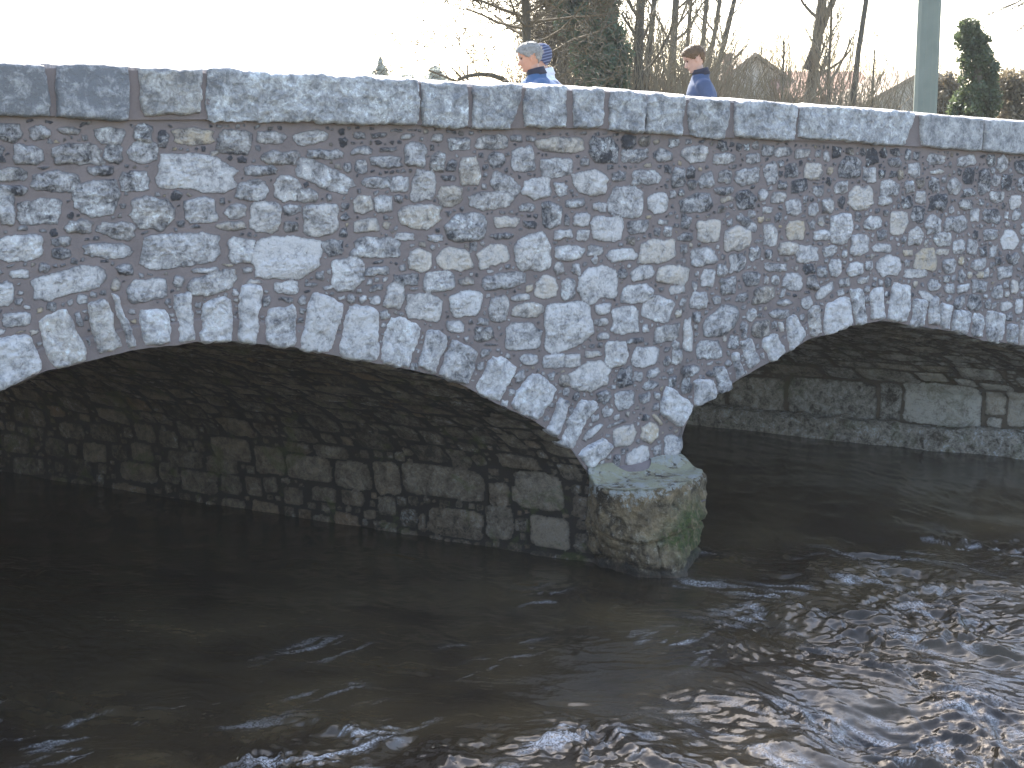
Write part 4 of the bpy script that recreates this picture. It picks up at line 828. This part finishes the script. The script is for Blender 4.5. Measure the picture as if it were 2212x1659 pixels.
# hanging twigs top right
root = empty('bare_tree', tuple(base(2330, 28))); tag(root, 'sparse drooping twigs at the top right corner above the cypress', 'tree')
a = Acc(); rs = random.Random(3); b0 = base(2330, 28); b0[0] = at(2330, 200, 28)[0]; tp_ = at(2300, -60, 28); a.tube([b0, (b0 + tp_) / 2 + [.1, 0, 0], tp_], [.14, .11, .06], 8); a.build('trunk', M_bark, root)
a = Acc()
for s_, e_ in (((2300, -60), (2085, 42)), ((2290, -40), (2140, 30)), ((2290, -20), (2175, 75)), ((2280, -50), (2060, -10))):
    A0, A1 = at(*s_, 28), at(*e_, 28)
    for i in range(2): 
        pts = [A0 + (A1 - A0) * f + np.array([0, 0, -.12 * math.sin(f * 3.1)]) + rng.normal(0, .02, 3) for f in np.linspace(0, 1, 9)]; a.tube(pts, np.linspace(.02, .004, 9), 4)
        for p_ in pts[3:]:
            for _ in range(2): a.tube([p_, p_ + rng.normal(0, .07, 3) + [-.06, 0, -.06]], [.004, .002], 3)
a.build('crown', M_twig, root, False)
# ================================================================== PEOPLE
def vox_mesh(name, parts, vox, mat, parent, xf, it=6):
    """union of closed lofts -> one continuous surface"""
    vs, fs, n = [], [], 0
    for co, fa in parts: vs.append(co); fs += [tuple(i + n for i in f) for f in fa]; n += len(co)
    me = bpy.data.meshes.new('tmp'); me.from_pydata([tuple(map(float, c)) for c in np.concatenate(vs)], [], fs); me.update()
    ob = bpy.data.objects.new('tmp', me); col.objects.link(ob)
    r = ob.modifiers.new('r', 'REMESH'); r.mode = 'VOXEL'; r.voxel_size = vox
    s = ob.modifiers.new('s', 'SMOOTH'); s.iterations = it; s.factor = .5
    dg = bpy.context.evaluated_depsgraph_get(); m2 = bpy.data.meshes.new_from_object(ob.evaluated_get(dg)); bpy.data.objects.remove(ob)
    n = len(m2.vertices); co = np.empty(n * 3); m2.vertices.foreach_get('co', co); co = xf(co.reshape(-1, 3)); m2.vertices.foreach_set('co', co.ravel())
    m2.polygons.foreach_set('use_smooth', np.ones(len(m2.polygons), bool)); m2.materials.clear(); m2.materials.append(mat); m2.update()
    o = bpy.data.objects.new(name, m2); col.objects.link(o); o.parent = parent; o.matrix_parent_inverse = Matrix.Translation(parent.location).inverted(); return o
def loft(secs, k=24):
    """secs: (x, y, z, rx, ry) closed"""
    th = np.arange(k) * 2 * math.pi / k; co = []; fa = []
    for x, y, z, rx, ry in secs: co += [(x + rx * math.cos(t), y + ry * math.sin(t), z) for t in th]
    n = len(secs)
    for i in range(n - 1): fa += [(i * k + j, i * k + (j + 1) % k, (i + 1) * k + (j + 1) % k, (i + 1) * k + j) for j in range(k)]
    fa.append(tuple(range(k))[::-1]); fa.append(tuple((n - 1) * k + j for j in range(k))); return np.array(co), fa
def limb(pts, rad, k=12):
    a = Acc(); a.tube(pts, rad, k); co = a.v[0]; fa = [tuple(f) for f in a.f[0].tolist()]; n = len(pts)
    fa.append(tuple(range(k))[::-1]); fa.append(tuple((n - 1) * k + j for j in range(k))); return co, fa
HZ = np.array([0, .006, .018, .034, .047, .056, .066, .074, .088, .100, .118, .130, .143, .160, .180, .200, .216, .228, .235])
HF = np.array([.040, .070, .088, .093, .085, .089, .085, .091, .088, .087, .085, .080, .092, .095, .092, .082, .066, .042, .006])
HB = np.array([-.02, -.01, -.005, -.02, -.04, -.055, -.066, -.074, -.086, -.093, -.099, -.101, -.102, -.101, -.096, -.085, -.068, -.044, -.006])
HW = np.array([.018, .030, .042, .051, .056, .059, .061, .063, .066, .068, .071, .0725, .0745, .0755, .074, .067, .056, .037, .005])
def head_grid(nz=64, k=64, grow=0.0):
    z = np.linspace(0, .235, nz); f, b_, w_ = (np.interp(z, HZ, A_) for A_ in (HF, HB, HW)); cx = (f + b_) / 2; rx = (f - b_) / 2
    th = np.arange(k) * 2 * math.pi / k; c, s = np.cos(th), np.sin(th)
    x = cx[:, None] + (rx[:, None] + grow) * np.sign(c) * np.abs(c) ** .92; y = (w_[:, None] + grow) * np.sign(s) * np.abs(s) ** .85
    zz_ = z[:, None] + 0 * x
    ang = np.minimum(th, 2 * math.pi - th)
    nose = np.interp(z, [.070, .078, .090, .125, .135], [0, .022, .030, .008, 0])[:, None] * np.exp(-(ang / .17) ** 2)
    eye = -.011 * np.exp(-((ang - .40) / .17) ** 2)[None] * np.exp(-((z - .126) / .012) ** 2)[:, None]
    lips = .004 * np.exp(-(ang / .3) ** 2)[None] * (np.exp(-((z - .050) / .004) ** 2) + np.exp(-((z - .060) / .004) ** 2))[:, None]
    if grow < .003: x = x + nose + eye + lips
    if grow > .003: zz_ = zz_ + grow * (z / .235)[:, None]
    return x, y, zz_, th, z
def person(label, px, py, off, hair_m, jacket_m, trou_m, skin_m, pitch, hat=None, collar_m=None, lean=.08, sc_=1.0, yaw=0.0, bulk=1.0):
    u, ztop = fac(px, py, off); o3 = P0 + FD * u + NF * off
    zf = ztop - 1.77 * sc_; root = empty('person', (o3[0], o3[1], zf)); tag(root, label, 'person', None)
    fw = np.array([-math.cos(yaw), -math.sin(yaw), 0.]); sd = np.cross(UZ, fw)
    def xf(c): return np.array([o3[0], o3[1], zf]) + (fw * c[:, :1] + sd * c[:, 1:2] + UZ * c[:, 2:3]) * sc_
    cp, sp_ = math.cos(pitch), math.sin(pitch)
    H0 = np.array([.0, 0, 1.535])
    def hx(c):   # head: tilt forward about the ear
        c = c - np.array([0, 0, .10]); x = c[:, 0] * cp + c[:, 2] * sp_; z = -c[:, 0] * sp_ + c[:, 2] * cp
        return np.stack([x, c[:, 1], z + .10], 1) + H0
    k = 64; x, y, z, th, zl = head_grid()
    hc = hx(np.stack([x, y, z], -1).reshape(-1, 3)); nz = len(zl)
    hf = [(i * k + j, i * k + (j + 1) % k, (i + 1) * k + (j + 1) % k, (i + 1) * k + j) for i in range(nz - 1) for j in range(k)] + [tuple(range(k))[::-1], tuple((nz - 1) * k + j for j in range(k))]
    T = lambda zz_: -lean * (1.50 - zz_) / .6 - .045       # torso sits behind the head
    def arm(s, g=0):
        sh = np.array([T(1.42), s * .185, 1.415]); el = np.array([T(1.1) - .05, s * .235, 1.12]); wr = np.array([T(1.1) + .13, s * .21, .94])
        return [sh + [0, -s * .05, .01], sh, sh * .5 + el * .5 + [-.01, s * .01, 0], el, el * .5 + wr * .5, wr]
    parts = [(hc, hf), loft([(T(1.45) + .01, 0, 1.42, .07, .09), (-.045, 0, 1.50, .056, .058), (-.02, 0, 1.56, .055, .055), (-.01, 0, 1.62, .05, .05)])]
    parts.append(loft([(T(.8), 0, .80, .10, .15), (T(1.0), 0, 1.0, .095, .14), (T(1.2), 0, 1.2, .105, .16), (T(1.36), 0, 1.36, .10, .175), (T(1.43), 0, 1.43, .08, .15), (T(1.47), 0, 1.47, .06, .08)]))
    for s in (-1, 1):
        A_ = arm(s); parts.append(limb(A_, [.045, .05, .044, .038, .034, .026]))
        wr = A_[-1]; d = np.array([.9, 0, -.35]); d /= np.linalg.norm(d)
        parts.append(limb([wr - d * .01, wr + d * .04, wr + d * .085], [.026, .036, .034], 10))
        for q, (o_, L) in enumerate(((-.027, .065), (-.009, .075), (.009, .07), (.025, .055))):
            p0 = wr + d * .08 + np.array([0, o_, 0]); p1 = p0 + d * L * .5 + [0, 0, -.006]; p2 = p1 + d * L * .35 + [0, 0, -.028]; parts.append(limb([p0 - d * .02, p0, p1, p2], [.009, .0095, .009, .0075], 8))
        p0 = wr + d * .03 + np.array([0, -s * .03, 0]); parts.append(limb([p0, p0 + [.025, -s * .02, -.015], p0 + [.055, -s * .025, -.02]], [.012, .011, .009], 8))
        hp = np.array([T(.9), s * .09, .90]); kn = np.array([T(.9) + .05 + s * .10, s * .10, .48]); an = np.array([T(.9) - .05 + s * .22, s * .10, .09]); parts.append(limb([hp, hp * .5 + kn * .5, kn, kn * .5 + an * .5, an], [.09, .078, .056, .054, .038]))
        parts.append(limb([an + [-.05, 0, -.03], an + [.03, 0, -.045], an + [.15, 0, -.06]], [.035, .038, .028], 10))
        ear = loft([(.0, 0, -.028, .006, .004), (.0, 0, -.018, .012, .007), (-.003, 0, 0, .017, .009), (-.006, 0, .018, .016, .009), (-.006, 0, .030, .008, .005)], 12)
        parts.append((hx(ear[0] + np.array([-.004, s * .074, .113])), ear[1]))
    body = vox_mesh('body', parts, .0055, skin_m, root, xf, 3)
    for s in (-1, 1):
        e = loft([(0, 0, -.008, .002, .003), (0, 0, -.004, .006, .008), (0, 0, .0, .008, .011), (0, 0, .004, .006, .008), (0, 0, .008, .002, .003)], 10)
        mesh('eye', xf(hx(e[0] + np.array([.076, s * .032, .126]))), e[1], M_eye, root)
        bw = limb([(.082, s * .015, .143), (.085, s * .032, .147), (.072, s * .052, .142)], [.003, .004, .003], 6); mesh('eyebrow', xf(hx(bw[0])), bw[1], hair_m, root)
    lp_ = limb([(.089, -.022, .0545), (.0955, 0, .0555), (.089, .022, .0545)], [.002, .0045, .002], 6); mesh('mouth', xf(hx(lp_[0])), lp_[1], M_lip, root)
    # hair: shell over the part of the head behind the hairline
    if hat is None:
        x, y, z, th, zl = head_grid(grow=.011); ang = np.minimum(th, 2 * math.pi - th)
        line = np.interp(ang, [0, .35, .7, 1.05, 1.3, 1.5, 1.65, 1.85, 2.1, 3.2], [.190, .186, .172, .145, .118, .098, .128, .132, .085, .040])
        nn = fbm(z * 70 + 3, (ang[None] + 0 * z) * 9, 3) * .006 + fbm(z * 160, (ang[None] + 0 * z) * 30, 2) * .003
        q = np.stack([x, y, z], -1); cxx = np.array([0, 0, .12]); dd = q - cxx; dd /= np.linalg.norm(dd, axis=-1)[..., None]; q = q + dd * nn[..., None]
        keep = z > line[None] + fbm(ang[None] * 8 + 0 * z, z * 0 + 2, 2) * .008
        fa = [f for f in hf[:-2] if keep.reshape(-1)[list(f)].all()] + [hf[-1]]
        top_extra = Acc()
        hair = mesh('hair', xf(hx(q.reshape(-1, 3))), fa, hair_m, root)
        sol = hair.modifiers.new('s', 'SOLIDIFY'); sol.thickness = .012; sol.offset = -1
        # loose strands over the crown
        a = Acc()
        for _ in range(420):
            i = random.randint(30, nz - 2); j = random.randint(0, k - 1)
            if not keep[i, j]: continue
            p = q[i, j]; d = dd[i, j] * .35 + np.array([random.uniform(-.6, .9), random.gauss(0, .5), random.gauss(-.1, .3)]); d /= np.linalg.norm(d); e = p + d * random.uniform(.012, .026) + dd[i, j] * .004
            c3 = xf(hx(np.array([p, (p + e) / 2 + dd[i, j] * .003, e]))); a.tube(c3, [.0012, .001, .0006], 3)
        st_ = a.build('strands', hair_m, hair); st_['kind'] = 'stuff'
    else:
        x, y, z, th, zl = head_grid(grow=.017); ang = np.minimum(th, 2 * math.pi - th)
        line = np.interp(ang, [0, .8, 1.4, 2.2, 3.2], [.150, .14, .105, .06, .03]); keep = z > line[None]
        fa = [f for f in hf[:-2] if keep.reshape(-1)[list(f)].all()] + [hf[-1]]
        rib = .0035 * np.sin(z * 420 + ang[None] * 3)
        q = np.stack([x, y, z], -1); dd = q - np.array([0, 0, .12]); dd /= np.linalg.norm(dd, axis=-1)[..., None]; q = q + dd * rib[..., None]
        hm = mesh('knit_hat', xf(hx(q.reshape(-1, 3))), fa, hat, root); sol = hm.modifiers.new('s', 'SOLIDIFY'); sol.thickness = .012; sol.offset = -1
    # jacket
    parts = [loft([(T(.8), 0, .78, .145, .20), (T(1.0), 0, 1.0, .135, .19), (T(1.2), 0, 1.2, .145, .205), (T(1.34), 0, 1.34, .14, .215), (T(1.41), 0, 1.41, .115, .195), (T(1.455), 0, 1.455, .092, .13), (T(1.48), 0, 1.485, .082, .092), (-.060, 0, 1.53, .076, .078)], 32)]
    c0_ = parts[0][0]; parts[0] = (c0_ + np.stack([(c0_[:, 0] - T(c0_[:, 2])) * (bulk - 1) * (c0_[:, 2] < 1.47), 0 * c0_[:, 0], 0 * c0_[:, 0]], 1), parts[0][1])
    for s in (-1, 1): A_ = arm(s); parts.append(limb(A_, [.06, .078, .066, .058, .052, .044], 16))
    jk = vox_mesh('jacket', parts, .012, jacket_m, root, xf, 5)
    cl = loft([(-.062, 0, 1.50, .080, .082), (-.048, 0, 1.535, .078, .080), (-.040, 0, 1.565, .076, .078)], 28); cl = (cl[0], cl[1][:-2])
    co_ = mesh('collar', xf(cl[0] + np.array([0, 0, 0]) + np.stack([0 * cl[0][:, 0], 0 * cl[0][:, 0], -.25 * (cl[0][:, 0] + .05)], 1)), cl[1], collar_m or jacket_m, jk if False else root)
    so_ = co_.modifiers.new('s', 'SOLIDIFY'); so_.thickness = .008
    parts = [loft([(T(.8), 0, .98, .115, .155), (T(.85), 0, .82, .125, .17), (T(.85), 0, .78, .12, .165)], 24)]
    for s in (-1, 1):
        hp = np.array([T(.9), s * .09, .88]); kn = np.array([T(.9) + .05 + s * .10, s * .10, .48]); an = np.array([T(.9) - .05 + s * .22, s * .10, .08]); parts.append(limb([hp, hp * .5 + kn * .5, kn, kn * .5 + an * .5, an], [.105, .095, .074, .068, .062], 14))
        sh = limb([an + [-.07, 0, -.02], an + [.0, 0, -.03], an + [.10, 0, -.045], an + [.19, 0, -.055]], [.03, .046, .044, .026], 12); mesh('shoe', xf(sh[0]), sh[1], M_shoe, root)
    vox_mesh('trousers', parts, .014, trou_m, root, xf, 5)
    return root
M_skin = simple('skin', (.50, .27, .18), .5, (.44, .22, .14), 14); M_skin2 = simple('skin_fair', (.50, .31, .23), .5, (.44, .26, .19), 14)
M_eye = simple('eye_dark', (.03, .025, .02), .2); M_lip = simple('lips', (.34, .12, .09), .5); M_shoe = simple('shoe_leather', (.03, .025, .02), .5)
M_hg = simple('grey_hair', (.30, .29, .27), .7, (.16, .155, .14), 60); M_hb = simple('brown_hair', (.13, .075, .035), .6, (.085, .05, .022), 60)
M_j1 = simple('blue_fleece', (.06, .115, .22), .9, (.045, .09, .175), 9, .004); M_j2 = simple('navy_coat', (.06, .085, .15), .85, (.045, .065, .12), 9, .004); M_dk = simple('dark_collar', (.03, .03, .045), .9)
M_tr = simple('dark_trousers', (.03, .032, .04), .9)
m, t, b = nm('white_blue_jacket'); M_j3 = m
g = t.nodes.new('ShaderNodeTexCoord'); s3 = t.nodes.new('ShaderNodeSeparateXYZ'); g2 = t.nodes.new('ShaderNodeNewGeometry'); t.links.new(g2.outputs['Position'], s3.inputs[0])
t.links.new(mixc(t, mapr(t, s3.outputs[2], DECK + 1.43, DECK + 1.45), (.10, .125, .2), (.62, .64, .68)), b.inputs['Base Color']); b.inputs['Roughness'].default_value = .8
m, t, b = nm('striped_knit'); M_hat = m
g2 = t.nodes.new('ShaderNodeNewGeometry'); s3 = t.nodes.new('ShaderNodeSeparateXYZ'); t.links.new(g2.outputs['Position'], s3.inputs[0])
v = math_(t, 'SINE', math_(t, 'ADD', math_(t, 'MULTIPLY', s3.outputs[2], 240), math_(t, 'MULTIPLY', s3.outputs[0], -70)))
t.links.new(mixc(t, mapr(t, v, .2, .7), (.05, .06, .11), (.17, .19, .27)), b.inputs['Base Color']); b.inputs['Roughness'].default_value = .9
person('man with short grey hair and dark collared blue jacket walking left behind the parapet', 1146, 93, -1.15, M_hg, M_j1, M_tr, M_skin, R(16), collar_m=M_dk, lean=.22, bulk=1.5)
person('person in striped knit hat and white shouldered jacket hidden behind grey haired man', 1166, 98, -1.75, M_hb, M_j3, M_tr, M_skin2, R(8), hat=M_hat, lean=.20, bulk=1.2)
person('younger brown haired man in a navy coat looking down, walking alone behind the parapet', 1503, 99, -1.25, M_hb, M_j2, M_tr, M_skin2, R(26), collar_m=M_dk, lean=.06)

# ================================================================== AIR
hz = bpy.data.materials.new('air'); hz.use_nodes = True; t = hz.node_tree; t.nodes.clear(); o_ = t.nodes.new('ShaderNodeOutputMaterial'); pv = t.nodes.new('ShaderNodeVolumePrincipled')
pv.inputs['Color'].default_value = (.95, .95, .95, 1); pv.inputs['Density'].default_value = .0006; pv.inputs['Anisotropy'].default_value = .0; t.links.new(pv.outputs[0], o_.inputs['Volume'])
a = Acc(); a.box((0, 30, 8), (840, 860, 13)); hb = a.build('haze', hz, None, False); tag(hb, 'pale bright air', None, kind='stuff')
